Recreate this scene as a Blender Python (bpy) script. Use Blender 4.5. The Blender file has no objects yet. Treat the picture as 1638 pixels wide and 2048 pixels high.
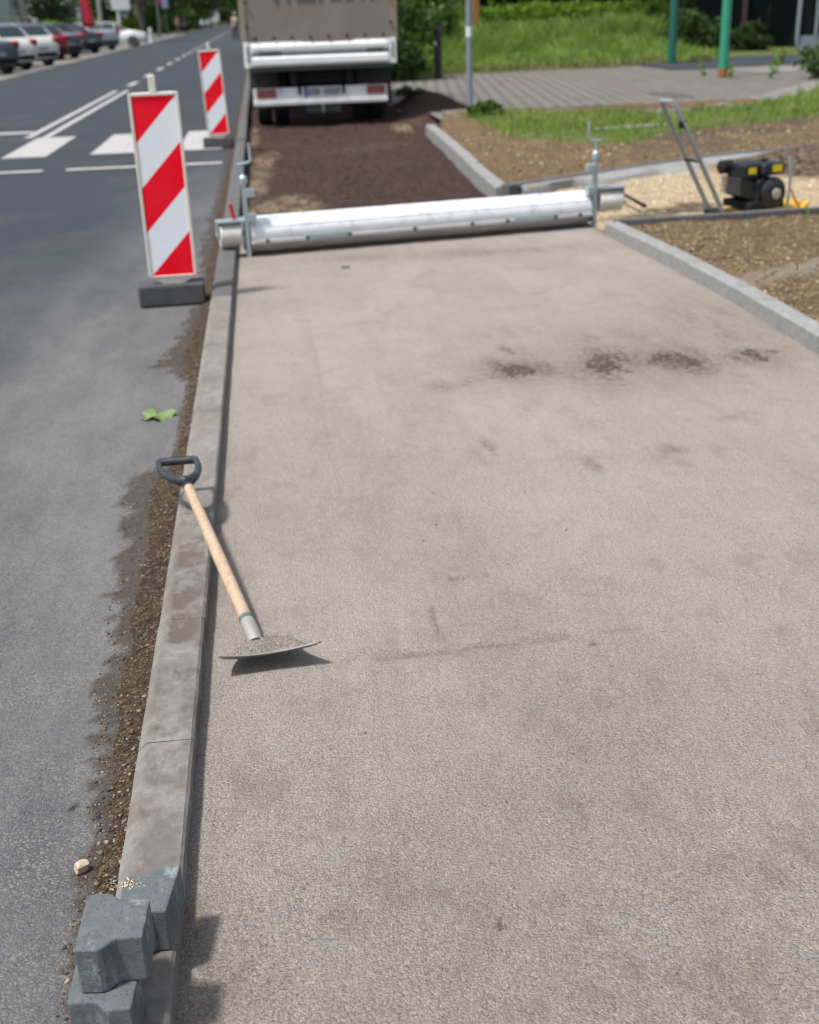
import bpy, math, random
import numpy as np
from mathutils import Vector, Matrix
random.seed(7); RNG = np.random.default_rng(7)
PI = math.pi
SC = bpy.context.scene
COL = SC.collection

# ------------------------------------------------------------------ survey of the place: camera and ground positions
W_, H_, F_, CAMH = 1638., 2048., 2400., 1.42
PITCH, YAW, ROLL = math.radians(22.642), math.radians(5.976), math.radians(2.0)
fwd = np.array([math.sin(YAW)*math.cos(PITCH), math.cos(YAW)*math.cos(PITCH), -math.sin(PITCH)])
_r = np.array([math.cos(YAW), -math.sin(YAW), 0.]); _u = np.cross(_r, fwd)
RT = _r*math.cos(ROLL)-_u*math.sin(ROLL); UP = _u*math.cos(ROLL)+_r*math.sin(ROLL)
EYE = np.array([0, 0, CAMH])
def ray(px, py): return fwd+RT*(px-W_/2)/F_+UP*(H_/2-py)/F_
def U(px, py, z=0.):                       # point at height z
    d = ray(px, py); return Vector(EYE+d*((z-CAMH)/d[2]))
def V(px, py, y):                          # point on the upright plane at distance y
    d = ray(px, py); return Vector(EYE+d*(y/d[1]))

# ------------------------------------------------------------------ numpy noise
def _hash(i, j, s):
    n = (i*374761393+j*668265263+s*974634777) & 0xffffffff
    n = ((n ^ (n >> 13))*1274126177) & 0xffffffff
    return ((n ^ (n >> 16)) & 0xffff)/65535.0
def vnoise(x, y, s=0):
    x = np.asarray(x, float); y = np.asarray(y, float)
    i = np.floor(x).astype(np.int64); j = np.floor(y).astype(np.int64)
    fx = x-i; fy = y-j; fx = fx*fx*(3-2*fx); fy = fy*fy*(3-2*fy)
    a = _hash(i, j, s); b = _hash(i+1, j, s); c = _hash(i, j+1, s); d = _hash(i+1, j+1, s)
    return (a*(1-fx)+b*fx)*(1-fy)+(c*(1-fx)+d*fx)*fy
def fbm(x, y, s=0, o=4):
    t = 0; a = .5; f = 1.
    for k in range(o):
        t = t+a*vnoise(x*f, y*f, s+k*17); a *= .5; f *= 2.03
    return t/(1-.5**o)
def sstep(a, b, x):
    t = np.clip((x-a)/(b-a), 0, 1); return t*t*(3-2*t)

# ------------------------------------------------------------------ objects
def tag(o, label=None, cat=None, group=None, kind=None):
    if label: o['label'] = label
    if cat: o['category'] = cat
    if group: o['group'] = group
    if kind: o['kind'] = kind
    return o
def empty(name, label, cat, loc=(0, 0, 0), rz=0., group=None):
    o = bpy.data.objects.new(name, None); COL.objects.link(o); o.empty_display_size = .1
    o.location = loc; o.rotation_euler = (0, 0, rz); return tag(o, label, cat, group)
def link(name, me, mat=None, parent=None):
    o = bpy.data.objects.new(name, me); COL.objects.link(o)
    if mat is not None:
        for m in (mat if isinstance(mat, (list, tuple)) else [mat]): me.materials.append(m)
    if parent is not None: o.parent = parent
    return o
def copy_tree(o, parent=None):
    c = o.copy(); COL.objects.link(c)
    if parent is not None: c.parent = parent
    for ch in list(o.children): copy_tree(ch, c)
    return c
class MB:
    def __init__(s): s.v = []; s.f = []; s.m = []
    def add(s, vs, fs, m=0):
        b = len(s.v); s.v += [tuple(v) for v in vs]; s.f += [tuple(i+b for i in f) for f in fs]; s.m += [m]*len(fs); return s
    def box(s, c, d, rot=None, m=0):
        vs = [Vector((x*d[0]/2, y*d[1]/2, z*d[2]/2)) for x in (-1, 1) for y in (-1, 1) for z in (-1, 1)]
        if rot is not None: vs = [rot @ v for v in vs]
        vs = [v+Vector(c) for v in vs]
        return s.add(vs, [(0, 1, 3, 2), (4, 6, 7, 5), (0, 4, 5, 1), (2, 3, 7, 6), (0, 2, 6, 4), (1, 5, 7, 3)], m)
    def tube(s, pts, r, n=10, closed=False, cap=True, m=0):
        pts = [Vector(p) for p in pts]; N = len(pts); rs = r if isinstance(r, (list, tuple)) else [r]*N
        vs = []; fs = []; ref = None
        for i, p in enumerate(pts):
            if closed: t = pts[(i+1) % N]-pts[i-1]
            else: t = pts[min(i+1, N-1)]-pts[max(i-1, 0)]
            t.normalize()
            if ref is None:
                ref = Vector((0, 0, 1)) if abs(t.z) < .9 else Vector((1, 0, 0))
                ref = (ref-t*ref.dot(t)).normalized()
            else:
                q = ref-t*ref.dot(t); ref = q.normalized() if q.length > 1e-5 else ref
            b = t.cross(ref)
            for k in range(n):
                a = 2*PI*k/n; vs.append(p+(ref*math.cos(a)+b*math.sin(a))*rs[i])
        for i in range(N if closed else N-1):
            j = (i+1) % N
            for k in range(n): fs.append((i*n+k, i*n+(k+1) % n, j*n+(k+1) % n, j*n+k))
        if cap and not closed: fs += [tuple(range(n-1, -1, -1)), tuple((N-1)*n+k for k in range(n))]
        return s.add(vs, fs, m)
    def lathe(s, prof, n=24, M=None, m=0):                  # prof: (radius, axial) about local X axis
        vs = []; fs = []
        for (r, x) in prof:
            for k in range(n):
                a = 2*PI*k/n; v = Vector((x, r*math.cos(a), r*math.sin(a))); vs.append(M @ v if M is not None else v)
        for i in range(len(prof)-1):
            for k in range(n): fs.append((i*n+k, i*n+(k+1) % n, (i+1)*n+(k+1) % n, (i+1)*n+k))
        fs += [tuple(range(n-1, -1, -1)), tuple((len(prof)-1)*n+k for k in range(n))]
        return s.add(vs, fs, m)
    def prism(s, poly, z0, z1, m=0):
        n = len(poly); vs = [(p[0], p[1], z0) for p in poly]+[(p[0], p[1], z1) for p in poly]
        fs = [tuple(range(n-1, -1, -1)), tuple(range(n, 2*n))]+[(i, (i+1) % n, n+(i+1) % n, n+i) for i in range(n)]
        return s.add(vs, fs, m)
    def extr(s, prof, x0, x1, m=0):                         # prof in (y,z), run along x
        n = len(prof); vs = [(x0, p[0], p[1]) for p in prof]+[(x1, p[0], p[1]) for p in prof]
        fs = [tuple(range(n)), tuple(range(2*n-1, n-1, -1))]+[(i, n+i, n+(i+1) % n, (i+1) % n) for i in range(n)]
        return s.add(vs, fs, m)
    def build(s, name, mat, parent=None, bevel=0, smooth=False, seg=2):
        me = bpy.data.meshes.new(name); me.from_pydata(s.v, [], s.f)
        if any(s.m): me.polygons.foreach_set('material_index', s.m)
        import bmesh
        bm = bmesh.new(); bm.from_mesh(me); bmesh.ops.recalc_face_normals(bm, faces=bm.faces); bm.to_mesh(me); bm.free()
        if smooth:
            me.polygons.foreach_set('use_smooth', [True]*len(me.polygons))
            try: me.set_sharp_from_angle(angle=math.radians(38))
            except Exception: pass
        o = link(name, me, mat, parent)
        if bevel:
            b = o.modifiers.new('Bevel', 'BEVEL'); b.width = bevel; b.segments = seg; b.limit_method = 'ANGLE'; b.angle_limit = math.radians(35)
            b.harden_normals = False
        return o
def raw_mesh(name, v, faces_n, k, mat, parent=None, smooth=False):   # v: (N*k,3) independent k-gons
    me = bpy.data.meshes.new(name); nv = len(v)
    me.vertices.add(nv); me.vertices.foreach_set('co', np.ascontiguousarray(v, dtype=np.float32).ravel())
    me.loops.add(nv); me.loops.foreach_set('vertex_index', np.arange(nv, dtype=np.int32))
    me.polygons.add(faces_n); me.polygons.foreach_set('loop_start', np.arange(0, nv, k, dtype=np.int32))
    me.update(calc_edges=True); me.validate()
    return link(name, me, mat, parent)
def field(name, xs, ys, zf, mat, attrs=None, parent=None, keep=None):
    X, Y = np.meshgrid(np.asarray(xs, float), np.asarray(ys, float)); Z = zf(X, Y)
    nx, ny = X.shape[1], X.shape[0]
    me = bpy.data.meshes.new(name)
    idx = np.arange(nx*ny).reshape(ny, nx)
    q = np.stack([idx[:-1, :-1], idx[:-1, 1:], idx[1:, 1:], idx[1:, :-1]], -1).reshape(-1, 4)
    if keep is not None:
        K = keep(X, Y).ravel(); q = q[K[q].any(axis=1)]
    co = np.stack([X, Y, Z], -1).reshape(-1, 3).astype(np.float32)
    me.vertices.add(len(co)); me.vertices.foreach_set('co', co.ravel())
    me.loops.add(q.size); me.loops.foreach_set('vertex_index', q.ravel().astype(np.int32))
    me.polygons.add(len(q)); me.polygons.foreach_set('loop_start', np.arange(0, q.size, 4, dtype=np.int32))
    me.update(calc_edges=True); me.polygons.foreach_set('use_smooth', [True]*len(me.polygons))
    for k, fn in (attrs or {}).items():
        a = me.attributes.new(k, 'FLOAT', 'POINT'); a.data.foreach_set('value', np.clip(fn(X, Y), 0, 1).astype(np.float32).ravel())
    return link(name, me, mat, parent)

# ------------------------------------------------------------------ materials
class NT:
    def __init__(s, name):
        s.m = bpy.data.materials.new(name); s.m.use_nodes = True; s.t = s.m.node_tree; s.t.nodes.clear()
        s.out = s.n('ShaderNodeOutputMaterial'); s.tc = s.n('ShaderNodeTexCoord')
    def n(s, k): return s.t.nodes.new(k)
    def l(s, a, b): s.t.links.new(a, b)
    def put(s, sock, v):
        if v is None: return
        if hasattr(v, 'is_output') or isinstance(v, bpy.types.NodeSocket): s.l(v, sock)
        else: sock.default_value = v
    def vec(s, scale=(1, 1, 1), rot=(0, 0, 0), src='Object', off=(0, 0, 0)):
        mp = s.n('ShaderNodeMapping'); s.l(s.tc.outputs[src], mp.inputs[0]); mp.inputs['Scale'].default_value = scale
        mp.inputs['Rotation'].default_value = rot; mp.inputs['Location'].default_value = off; return mp.outputs[0]
    def noise(s, sc, det=4, ro=.55, vec=None, dist=0):
        n = s.n('ShaderNodeTexNoise'); s.put(n.inputs['Vector'], vec if vec is not None else s.tc.outputs['Object'])
        n.inputs['Scale'].default_value = sc; n.inputs['Detail'].default_value = det; n.inputs['Roughness'].default_value = ro
        n.inputs['Distortion'].default_value = dist; return n.outputs['Fac']
    def vor(s, sc, out='Distance', feat='F1', vec=None, rnd=1):
        n = s.n('ShaderNodeTexVoronoi'); n.feature = feat; s.put(n.inputs['Vector'], vec if vec is not None else s.tc.outputs['Object'])
        n.inputs['Scale'].default_value = sc; n.inputs['Randomness'].default_value = rnd; return n.outputs[out]
    def ramp(s, f, stops, interp='LINEAR'):
        r = s.n('ShaderNodeValToRGB'); e = r.color_ramp.elements; r.color_ramp.interpolation = interp
        while len(e) < len(stops): e.new(.5)
        for el, (p, c) in zip(e, stops):
            el.position = p; el.color = (c, c, c, 1) if isinstance(c, (int, float)) else (*c[:3], 1)
        s.l(f, r.inputs[0]); return r.outputs[0]
    def mix(s, f, a, b, mode='MIX'):
        n = s.n('ShaderNodeMix'); n.data_type = 'RGBA'; n.blend_type = mode
        s.put(n.inputs[0], f)
        for i, v in ((6, a), (7, b)):
            if isinstance(v, (tuple, list)): n.inputs[i].default_value = (*v[:3], 1)
            elif isinstance(v, (int, float)): n.inputs[i].default_value = (v, v, v, 1)
            else: s.l(v, n.inputs[i])
        return n.outputs[2]
    def math(s, op, a, b=None, c=None, clamp=False):
        n = s.n('ShaderNodeMath'); n.operation = op; n.use_clamp = clamp
        for i, v in enumerate((a, b, c)):
            if v is not None: s.put(n.inputs[i], v)
        return n.outputs[0]
    def attr(s, name):
        n = s.n('ShaderNodeAttribute'); n.attribute_name = name; return n.outputs['Fac']
    def rnd(s):
        return s.n('ShaderNodeNewGeometry').outputs['Random Per Island']
    def xyz(s, src='Object'):
        n = s.n('ShaderNodeSeparateXYZ'); s.l(s.tc.outputs[src], n.inputs[0]); return n.outputs
    def bump(s, h, st=.5, d=.01, nrm=None):
        n = s.n('ShaderNodeBump'); s.put(n.inputs['Height'], h); n.inputs['Strength'].default_value = st; n.inputs['Distance'].default_value = d
        if nrm is not None: s.l(nrm, n.inputs['Normal'])
        return n.outputs[0]
    def pbr(s, col, rough=.8, metal=0., nrm=None, spec=None, coat=0., trans=0.):
        p = s.n('ShaderNodeBsdfPrincipled')
        if isinstance(col, (tuple, list)): p.inputs['Base Color'].default_value = (*col[:3], 1)
        else: s.l(col, p.inputs['Base Color'])
        s.put(p.inputs['Roughness'], rough); s.put(p.inputs['Metallic'], metal)
        if nrm is not None: s.l(nrm, p.inputs['Normal'])
        if spec is not None: p.inputs['Specular IOR Level'].default_value = spec
        if coat: p.inputs['Coat Weight'].default_value = coat; p.inputs['Coat Roughness'].default_value = .05
        if trans: p.inputs['Transmission Weight'].default_value = trans
        s.l(p.outputs[0], s.out.inputs[0]); return s.m
def simple(name, col, rough=.6, metal=0., dirt=.25, dirtcol=(.12, .1, .08), sc=6., bump=.15, coat=0., fine=60., spec=None):
    t = NT(name); nz = t.noise(sc, 6, .6); f = t.ramp(nz, [(.42, 0), (.72, 1)])
    f2 = t.math('MULTIPLY', f, dirt)
    c = t.mix(f2, col, dirtcol); n2 = t.noise(fine, 3)
    c = t.mix(.25, c, t.ramp(n2, [(.3, tuple(x*.7 for x in col)), (.7, tuple(min(1, x*1.2) for x in col))]))
    r = t.math('ADD', t.math('MULTIPLY', nz, .3), max(0, rough-.15))
    return t.pbr(c, r, metal, t.bump(n2, bump, .002), spec, coat)

def concrete(name, col, stain=.5, staincol=(.085, .06, .048), sc=5., world=False, bloom=0):
    t = NT(name)
    P = t.n('ShaderNodeNewGeometry').outputs['Position'] if world else None
    big = t.noise(sc, 6, .62, P); mid = t.noise(38, 5, .65, P); fine = t.noise(420, 3, .7)
    pores = t.ramp(t.vor(150), [(.06, 1), (.2, 0)])
    c = t.mix(t.ramp(mid, [(.3, 0), (.7, 1)]), tuple(x*.78 for x in col), tuple(x*1.16 for x in col))
    c = t.mix(t.math('MULTIPLY', t.ramp(big, [(.5, 0), (.68, 1)]), stain), c, staincol)
    if world:                                               # brown mud trodden over the stones near the shovel
        q = t.n('ShaderNodeSeparateXYZ'); t.l(P, q.inputs[0])
        yy = t.math('DIVIDE', q.outputs[1], 10.)
        mk = t.ramp(yy, [(.10, .5), (.19, .7), (.225, 1), (.30, 1), (.345, .45), (.42, .2), (.9, .3)])
        xm = t.ramp(t.math('MULTIPLY', t.math('ADD', q.outputs[0], .352), 8.7), [(.08, .15), (.3, 1), (.8, .9), (1, .5)])
        mp = t.n('ShaderNodeMapping'); t.l(P, mp.inputs[0]); mp.inputs['Scale'].default_value = (1.4, .8, 1)
        mud = t.ramp(t.noise(9, 6, .62, mp.outputs[0]), [(.40, 0), (.54, 1)])
        c = t.mix(t.math('MULTIPLY', t.math('MULTIPLY', mud, mk), t.math('MULTIPLY', xm, .88)), c, t.mix(t.noise(60, 4, .7, P), (.065, .05, .043), (.135, .105, .088)))
    c = t.mix(t.math('MULTIPLY', t.ramp(t.noise(11, 4, .6), [(.58, 0), (.75, 1)]), .45), c, tuple(min(1, x*1.45) for x in col))
    if bloom:
        b1 = t.ramp(t.noise(16, 6, .7, t.vec((1, .55, .35), (0, 0, .9))), [(.50, 0), (.66, 1)]); b2 = t.ramp(t.noise(55, 5, .75), [(.42, 0), (.62, 1)])
        c = t.mix(t.math('MULTIPLY', t.math('MULTIPLY', b1, b2), bloom), c, (.36, .38, .39))
    c = t.mix(t.math('MULTIPLY', t.ramp(t.noise(90, 2), [(.62, 0), (.72, 1)]), .35*stain), c, (.16, .12, .09))
    c = t.mix(t.math('MULTIPLY', pores, .45), c, tuple(x*.45 for x in col))
    c = t.mix(.35, c, t.mix(fine, (0, 0, 0), (1, 1, 1)), 'SOFT_LIGHT')
    h = t.math('ADD', t.math('MULTIPLY', fine, .6), t.math('ADD', t.math('MULTIPLY', mid, .9), t.math('MULTIPLY', pores, -.7)))
    return t.pbr(c, .9, 0, t.bump(h, .8 if bloom else .45, .003), spec=.25)

def granular(name, c0, c1, dark, tint, dirt=(.17, .125, .085), attr=None, soft=1.):
    t = NT(name)
    cell = t.vor(210, 'Color'); sp = t.n('ShaderNodeSeparateColor'); t.l(cell, sp.inputs[0])
    d1 = t.vor(210); d3 = t.vor(95)
    big = t.noise(1.3, 5, .6); mid = t.noise(9, 5, .65); fine = t.noise(160, 4, .75)
    c = t.mix(sp.outputs[0], tuple(x*.86 for x in c0), tuple(x*1.12 for x in c1))
    c = t.mix(t.math('MULTIPLY', t.ramp(t.vor(250, vec=t.vec(off=(1, 2, 3))), [(.42, 0), (.72, 1)]), .42*soft), c, dark)
    c = t.mix(t.math('MULTIPLY', t.ramp(t.noise(48, 4, .65), [(.45, 0), (.62, 1)]), .5), c, (c0[0]*.98, c0[1]*.99, c0[2]*1.04))
    c = t.mix(t.math('MULTIPLY', t.ramp(t.noise(70, 3, .6, t.vec(off=(3, 7, 1))), [(.5, 0), (.66, 1)]), .45), c, (c1[0], c1[1]*.97, c1[2]*.86))
    c = t.mix(t.math('MULTIPLY', t.ramp(sp.outputs[1], [(.82, 0), (.9, 1)]), .55), c, tint)
    c = t.mix(t.math('MULTIPLY', t.ramp(sp.outputs[2], [(.90, 0), (.95, 1)]), .45), c, tuple(min(1, x*1.3) for x in c1))
    c = t.mix(t.math('MULTIPLY', t.ramp(fine, [(.25, 1), (.43, 0)]), .5*soft), c, dark)
    cl = t.ramp(t.noise(4.5, 5, .7), [(.42, 0), (.68, 1)])
    cv = t.math('MULTIPLY', t.ramp(t.noise(110, 5, .8, t.vec((1, 1.3, 1))), [(.38, 1), (.50, 0)]), t.math('ADD', t.math('MULTIPLY', cl, .75), .36))
    c = t.mix(t.math('MULTIPLY', cv, .95*soft), c, (.105, .083, .063))
    pits = t.math('MULTIPLY', t.ramp(t.noise(55, 4, .7), [(.27, 1), (.37, 0)]), .7*soft)
    c = t.mix(pits, c, dark)
    c = t.mix(t.math('MULTIPLY', t.ramp(mid, [(.44, 0), (.68, 1)]), .16), c, tuple(x*.72 for x in c0))
    c = t.mix(t.math('MULTIPLY', t.ramp(big, [(.45, 0), (.7, 1)]), .18), c, tuple(min(1, x*1.15) for x in c1))
    c = t.mix(t.math('MULTIPLY', t.ramp(t.noise(4.2, 7, .78, t.vec((1.25, .8, 1))), [(.525, 0), (.64, 1)]), .5), c, dirt)
    if attr:                                                # faint marks drawn along the path by the screed
        sk = t.ramp(t.noise(7, 5, .65, t.vec((1.6, .09, 1))), [(.40, 0), (.62, 1)]); c = t.mix(t.math('MULTIPLY', sk, .14), c, tuple(x*.62 for x in c0))
        s2 = t.ramp(t.noise(24, 4, .7, t.vec((1.5, .04, 1))), [(.57, 0), (.66, 1)]); c = t.mix(t.math('MULTIPLY', t.math('MULTIPLY', s2, t.ramp(t.noise(1.7, 3), [(.4, 0), (.65, 1)])), .26), c, tuple(x*.5 for x in c0))
        a = t.attr(attr); brk = t.ramp(t.noise(34, 6, .8), [(.36, 0), (.56, 1)])
        am = t.math('MULTIPLY', a, t.math('ADD', t.math('MULTIPLY', brk, .9), .28), clamp=True)
        c = t.mix(t.math('MULTIPLY', t.attr('sunlit'), .30), c, tuple(min(1, x*1.24) for x in c1))  # paints the path brighter with distance, a light gradient put into the colour
        c = t.mix(t.math('MULTIPLY', am, .95), c, t.mix(t.ramp(am, [(.25, 0), (.75, 1)]), tuple(x*1.1 for x in dirt), tuple(x*.38 for x in dirt)))
    h = t.math('ADD', t.math('MULTIPLY', d1, -.9), t.math('ADD', t.math('MULTIPLY', fine, 1.5), t.math('MULTIPLY', d3, -.35)))
    h = t.math('ADD', h, t.math('MULTIPLY', t.noise(130, 5, .85), .6))
    return t.pbr(c, .95, 0, t.bump(h, .85*soft, .005), spec=.15)

M = {}
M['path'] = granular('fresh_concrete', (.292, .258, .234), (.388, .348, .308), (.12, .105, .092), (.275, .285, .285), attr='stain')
M['heap'] = granular('concrete_heap', (.292, .258, .234), (.388, .348, .308), (.12, .105, .092), (.275, .285, .285))
M['kerb'] = concrete('kerb_concrete', (.222, .210, .195), .5, (.115, .09, .074), 4.2, True)
M['kerbold'] = concrete('kerb_concrete_old', (.12, .12, .12), .6, (.07, .055, .045), 5)
M['kerbnew'] = concrete('edging_concrete', (.27, .275, .27), .35, (.13, .11, .09), 4)
M['haunch'] = concrete('haunch_concrete', (.27, .275, .27), .55, (.15, .12, .095), 4)
M['paver'] = concrete('paver_concrete', (.118, .135, .143), .12, (.17, .17, .16), 6, bloom=.85)

def asphalt():
    t = NT('asphalt'); x, y, z = t.xyz()
    cell = t.vor(230, 'Color'); sp = t.n('ShaderNodeSeparateColor'); t.l(cell, sp.inputs[0])
    d1 = t.vor(230); fine = t.noise(330, 3, .7); mid = t.noise(24, 5, .7)
    c = t.mix(sp.outputs[0], (.022, .029, .040), (.046, .055, .070))
    c = t.mix(t.math('MULTIPLY', t.ramp(sp.outputs[1], [(.74, 0), (.84, 1)]), t.math('MULTIPLY', t.ramp(t.noise(7, 5, .7), [(.35, .15), (.6, .72)]), t.ramp(t.math('DIVIDE', y, 14.), [(.2, 1), (.65, .25)]))), c, (.245, .215, .175))
    c = t.mix(t.math('MULTIPLY', t.ramp(t.noise(75, 4, .75), [(.32, 1), (.45, 0)]), .8), c, (.022, .025, .030))
    dust = t.attr('dust'); st = t.noise(2.2, 6, .68, t.vec((1, .35, 1)))
    dm = t.math('MULTIPLY', dust, t.ramp(st, [(.3, .35), (.65, 1)]), clamp=True)
    c = t.mix(t.math('MULTIPLY', dm, t.ramp(t.noise(120, 4, .75), [(.3, .4), (.6, .95)])), c, (.195, .190, .184))
    c = t.mix(t.math('MULTIPLY', t.ramp(t.noise(1.1, 4, .6), [(.5, 0), (.72, 1)]), .15), c, (.15, .135, .125))
    # damp earth washed over the edge
    wet = t.attr('wet'); wb = t.math('MULTIPLY', wet, t.ramp(t.noise(45, 6, .75, t.vec((1, 1.6, 1))), [(.28, .35), (.5, 1)]), clamp=True)
    c = t.mix(t.math('MULTIPLY', wb, .88), c, t.mix(t.noise(60, 3), (.020, .016, .013), (.082, .060, .043)))
    cr = t.attr('crack'); c = t.mix(cr, c, (.012, .011, .011))
    h = t.math('ADD', t.math('MULTIPLY', d1, -1.0), t.math('MULTIPLY', fine, .8))
    h = t.math('ADD', h, t.math('MULTIPLY', mid, .5))
    r = t.math('SUBTRACT', .88, t.math('MULTIPLY', wb, .15))
    return t.pbr(c, r, 0, t.bump(h, .6, .004), spec=.3)
M['asphalt'] = asphalt()
def paint():
    t = NT('road_paint'); a = t.ramp(t.noise(30, 6, .75), [(.3, (.13, .13, .13)), (.55, (.46, .45, .44))])
    return t.pbr(a, .75, 0, t.bump(t.noise(200, 3), .3, .002))
M['paint'] = paint()
def soil(name, a, b, dark, sandc=None, sc=1., bumpd=.012):
    t = NT(name); n1 = t.noise(7*sc, 7, .7); n2 = t.noise(60*sc, 5, .75); v = t.vor(85*sc, 'Color'); sp = t.n('ShaderNodeSeparateColor'); t.l(v, sp.inputs[0])
    c = t.mix(t.ramp(n1, [(.35, 0), (.65, 1)]), a, b); c = t.mix(t.ramp(n2, [(.35, .8), (.55, 0)]), c, dark)
    c = t.mix(t.math('MULTIPLY', t.ramp(sp.outputs[0], [(.8, 0), (.9, 1)]), .6), c, tuple(min(1, x*2.1) for x in b))
    if sandc is not None:
        am = t.math('MULTIPLY', t.attr('sand'), t.ramp(t.noise(18, 5, .75), [(.3, .2), (.55, 1)]), clamp=True)
        c = t.mix(am, c, t.mix(t.noise(90, 4), tuple(x*.75 for x in sandc), tuple(min(1, x*1.2) for x in sandc)))
    h = t.math('ADD', t.math('MULTIPLY', t.vor(85*sc), -.8), t.math('MULTIPLY', n2, 1.5))
    return t.pbr(c, .95, 0, t.bump(h, .9, bumpd), spec=.15)
M['dirt'] = soil('gutter_dirt', (.050, .034, .024), (.105, .076, .050), (.018, .013, .010), None, 1.6, .008)
M['base'] = soil('dark_aggregate', (.060, .036, .030), (.088, .054, .045), (.038, .022, .018), (.34, .255, .165), 1., .02)
M['bed'] = soil('turned_soil', (.135, .095, .055), (.25, .185, .105), (.055, .036, .024), (.33, .28, .22), .9, .02)
M['strip'] = soil('bare_earth', (.15, .095, .05), (.23, .165, .095), (.07, .048, .035), (.10, .08, .07), .8, .02)
M['gravel'] = soil('pale_gravel', (.50, .37, .24), (.66, .51, .35), (.25, .17, .10), (.050, .030, .025), 1., .02)
M['verge'] = soil('grass_soil', (.09, .13, .03), (.13, .15, .05), (.05, .06, .02))
M['ground'] = soil('far_ground', (.05, .065, .025), (.085, .085, .045), (.03, .03, .015), None, .1)
M['farpave'] = concrete('far_pavement', (.21, .20, .185), .4, (.10, .09, .07), 1.2)
def stones(name, cols):
    t = NT(name); r = t.rnd(); c = t.ramp(r, [(i/(len(cols)), c) for i, c in enumerate(cols)], 'CONSTANT')
    c = t.mix(.4, c, t.mix(t.noise(160, 4), (0, 0, 0), (1, 1, 1)), 'SOFT_LIGHT')
    return t.pbr(c, .85, 0, t.bump(t.noise(300, 3), .3, .002), spec=.25)
M['pebble'] = stones('pebbles', [(.10, .075, .05), (.05, .035, .026), (.19, .145, .085), (.07, .05, .035), (.12, .085, .05), (.04, .035, .032), (.28, .22, .15), (.15, .12, .08), (.085, .06, .04), (.15, .085, .055), (.19, .19, .19), (.06, .045, .035)])
M['clod'] = stones('clods', [(.25, .18, .10), (.17, .12, .065), (.34, .26, .16), (.12, .08, .045), (.42, .34, .23), (.21, .15, .08), (.30, .22, .12)])
M['grit'] = stones('grit', [(.30, .265, .235), (.36, .31, .28), (.20, .17, .15), (.42, .36, .30), (.25, .24, .24), (.33, .28, .24), (.14, .12, .11)])
M['gravelstone'] = stones('gravel_stones', [(.58, .44, .30), (.68, .54, .38), (.45, .33, .21), (.70, .60, .46), (.52, .40, .28)])
M['redstone'] = stones('dark_stones', [(.065, .042, .036), (.05, .03, .026), (.10, .066, .055), (.045, .03, .026), (.13, .09, .075), (.075, .045, .038)])
def herring():
    t = NT('block_paving'); v = t.vec((1, 1, 1), (0, 0, math.radians(52)))
    b = t.n('ShaderNodeTexBrick'); t.l(v, b.inputs['Vector']); b.offset = .5
    b.inputs['Color1'].default_value = (.190, .178, .164, 1); b.inputs['Color2'].default_value = (.250, .235, .216, 1); b.inputs['Mortar'].default_value = (.04, .037, .025, 1)
    b.inputs['Scale'].default_value = 3.3; b.inputs['Mortar Size'].default_value = .075; b.inputs['Brick Width'].default_value = 1.0; b.inputs['Row Height'].default_value = .5
    c = t.mix(t.math('MULTIPLY', t.ramp(t.noise(.9, 5, .65), [(.48, 0), (.7, 1)]), .45), b.outputs['Color'], (.13, .12, .085))
    c = t.mix(.5, c, t.mix(t.noise(14, 5, .7), (0, 0, 0), (1, 1, 1)), 'SOFT_LIGHT')
    return t.pbr(c, .9, 0, t.bump(t.math('SUBTRACT', 1, b.outputs['Fac']), .6, .01), spec=.2)
M['herring'] = herring()
def leafmat(name, cols, tr=.35, rough=.55):
    t = NT(name); r = t.rnd(); c = t.ramp(r, [(i/max(1, len(cols)-1), c) for i, c in enumerate(cols)])
    c = t.mix(t.math('MULTIPLY', t.ramp(t.noise(.9, 3, .5), [(.4, 0), (.65, 1)]), .35), c, tuple(x*.6 for x in cols[0]))
    p = t.n('ShaderNodeBsdfPrincipled'); t.l(c, p.inputs['Base Color']); p.inputs['Roughness'].default_value = rough; p.inputs['Specular IOR Level'].default_value = .3
    d = t.n('ShaderNodeBsdfTranslucent'); t.l(t.mix(.6, c, (.2, .3, .03), 'MIX'), d.inputs[0])
    mx = t.n('ShaderNodeMixShader'); mx.inputs[0].default_value = tr*.6; t.l(p.outputs[0], mx.inputs[1]); t.l(d.outputs[0], mx.inputs[2])
    t.l(mx.outputs[0], t.out.inputs[0]); return t.m
M['leafdark'] = leafmat('leaf_dark', [(.014, .035, .010), (.03, .065, .016), (.05, .095, .022)])
M['leafmid'] = leafmat('leaf_mid', [(.02, .055, .012), (.045, .10, .018), (.075, .15, .028)])
M['leafhedge'] = leafmat('leaf_hedge', [(.08, .17, .015), (.13, .26, .025), (.18, .33, .04)], .6)
M['blade'] = leafmat('grass_blade', [(.12, .22, .032), (.20, .35, .05), (.29, .42, .085), (.34, .38, .12)], .75)
M['meadow'] = leafmat('meadow_blade', [(.19, .32, .065), (.28, .46, .095), (.36, .54, .135), (.40, .48, .165)], .8)
M['seed'] = leafmat('meadow_seed', [(.22, .23, .09), (.31, .29, .14), (.26, .22, .12)], .6)
M['bark'] = simple('bark', (.10, .085, .07), .9, 0, .5, (.03, .026, .02), 9, .6)
M['freshleaf'] = leafmat('fallen_leaf', [(.15, .235, .085), (.19, .28, .10)], .2)
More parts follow.
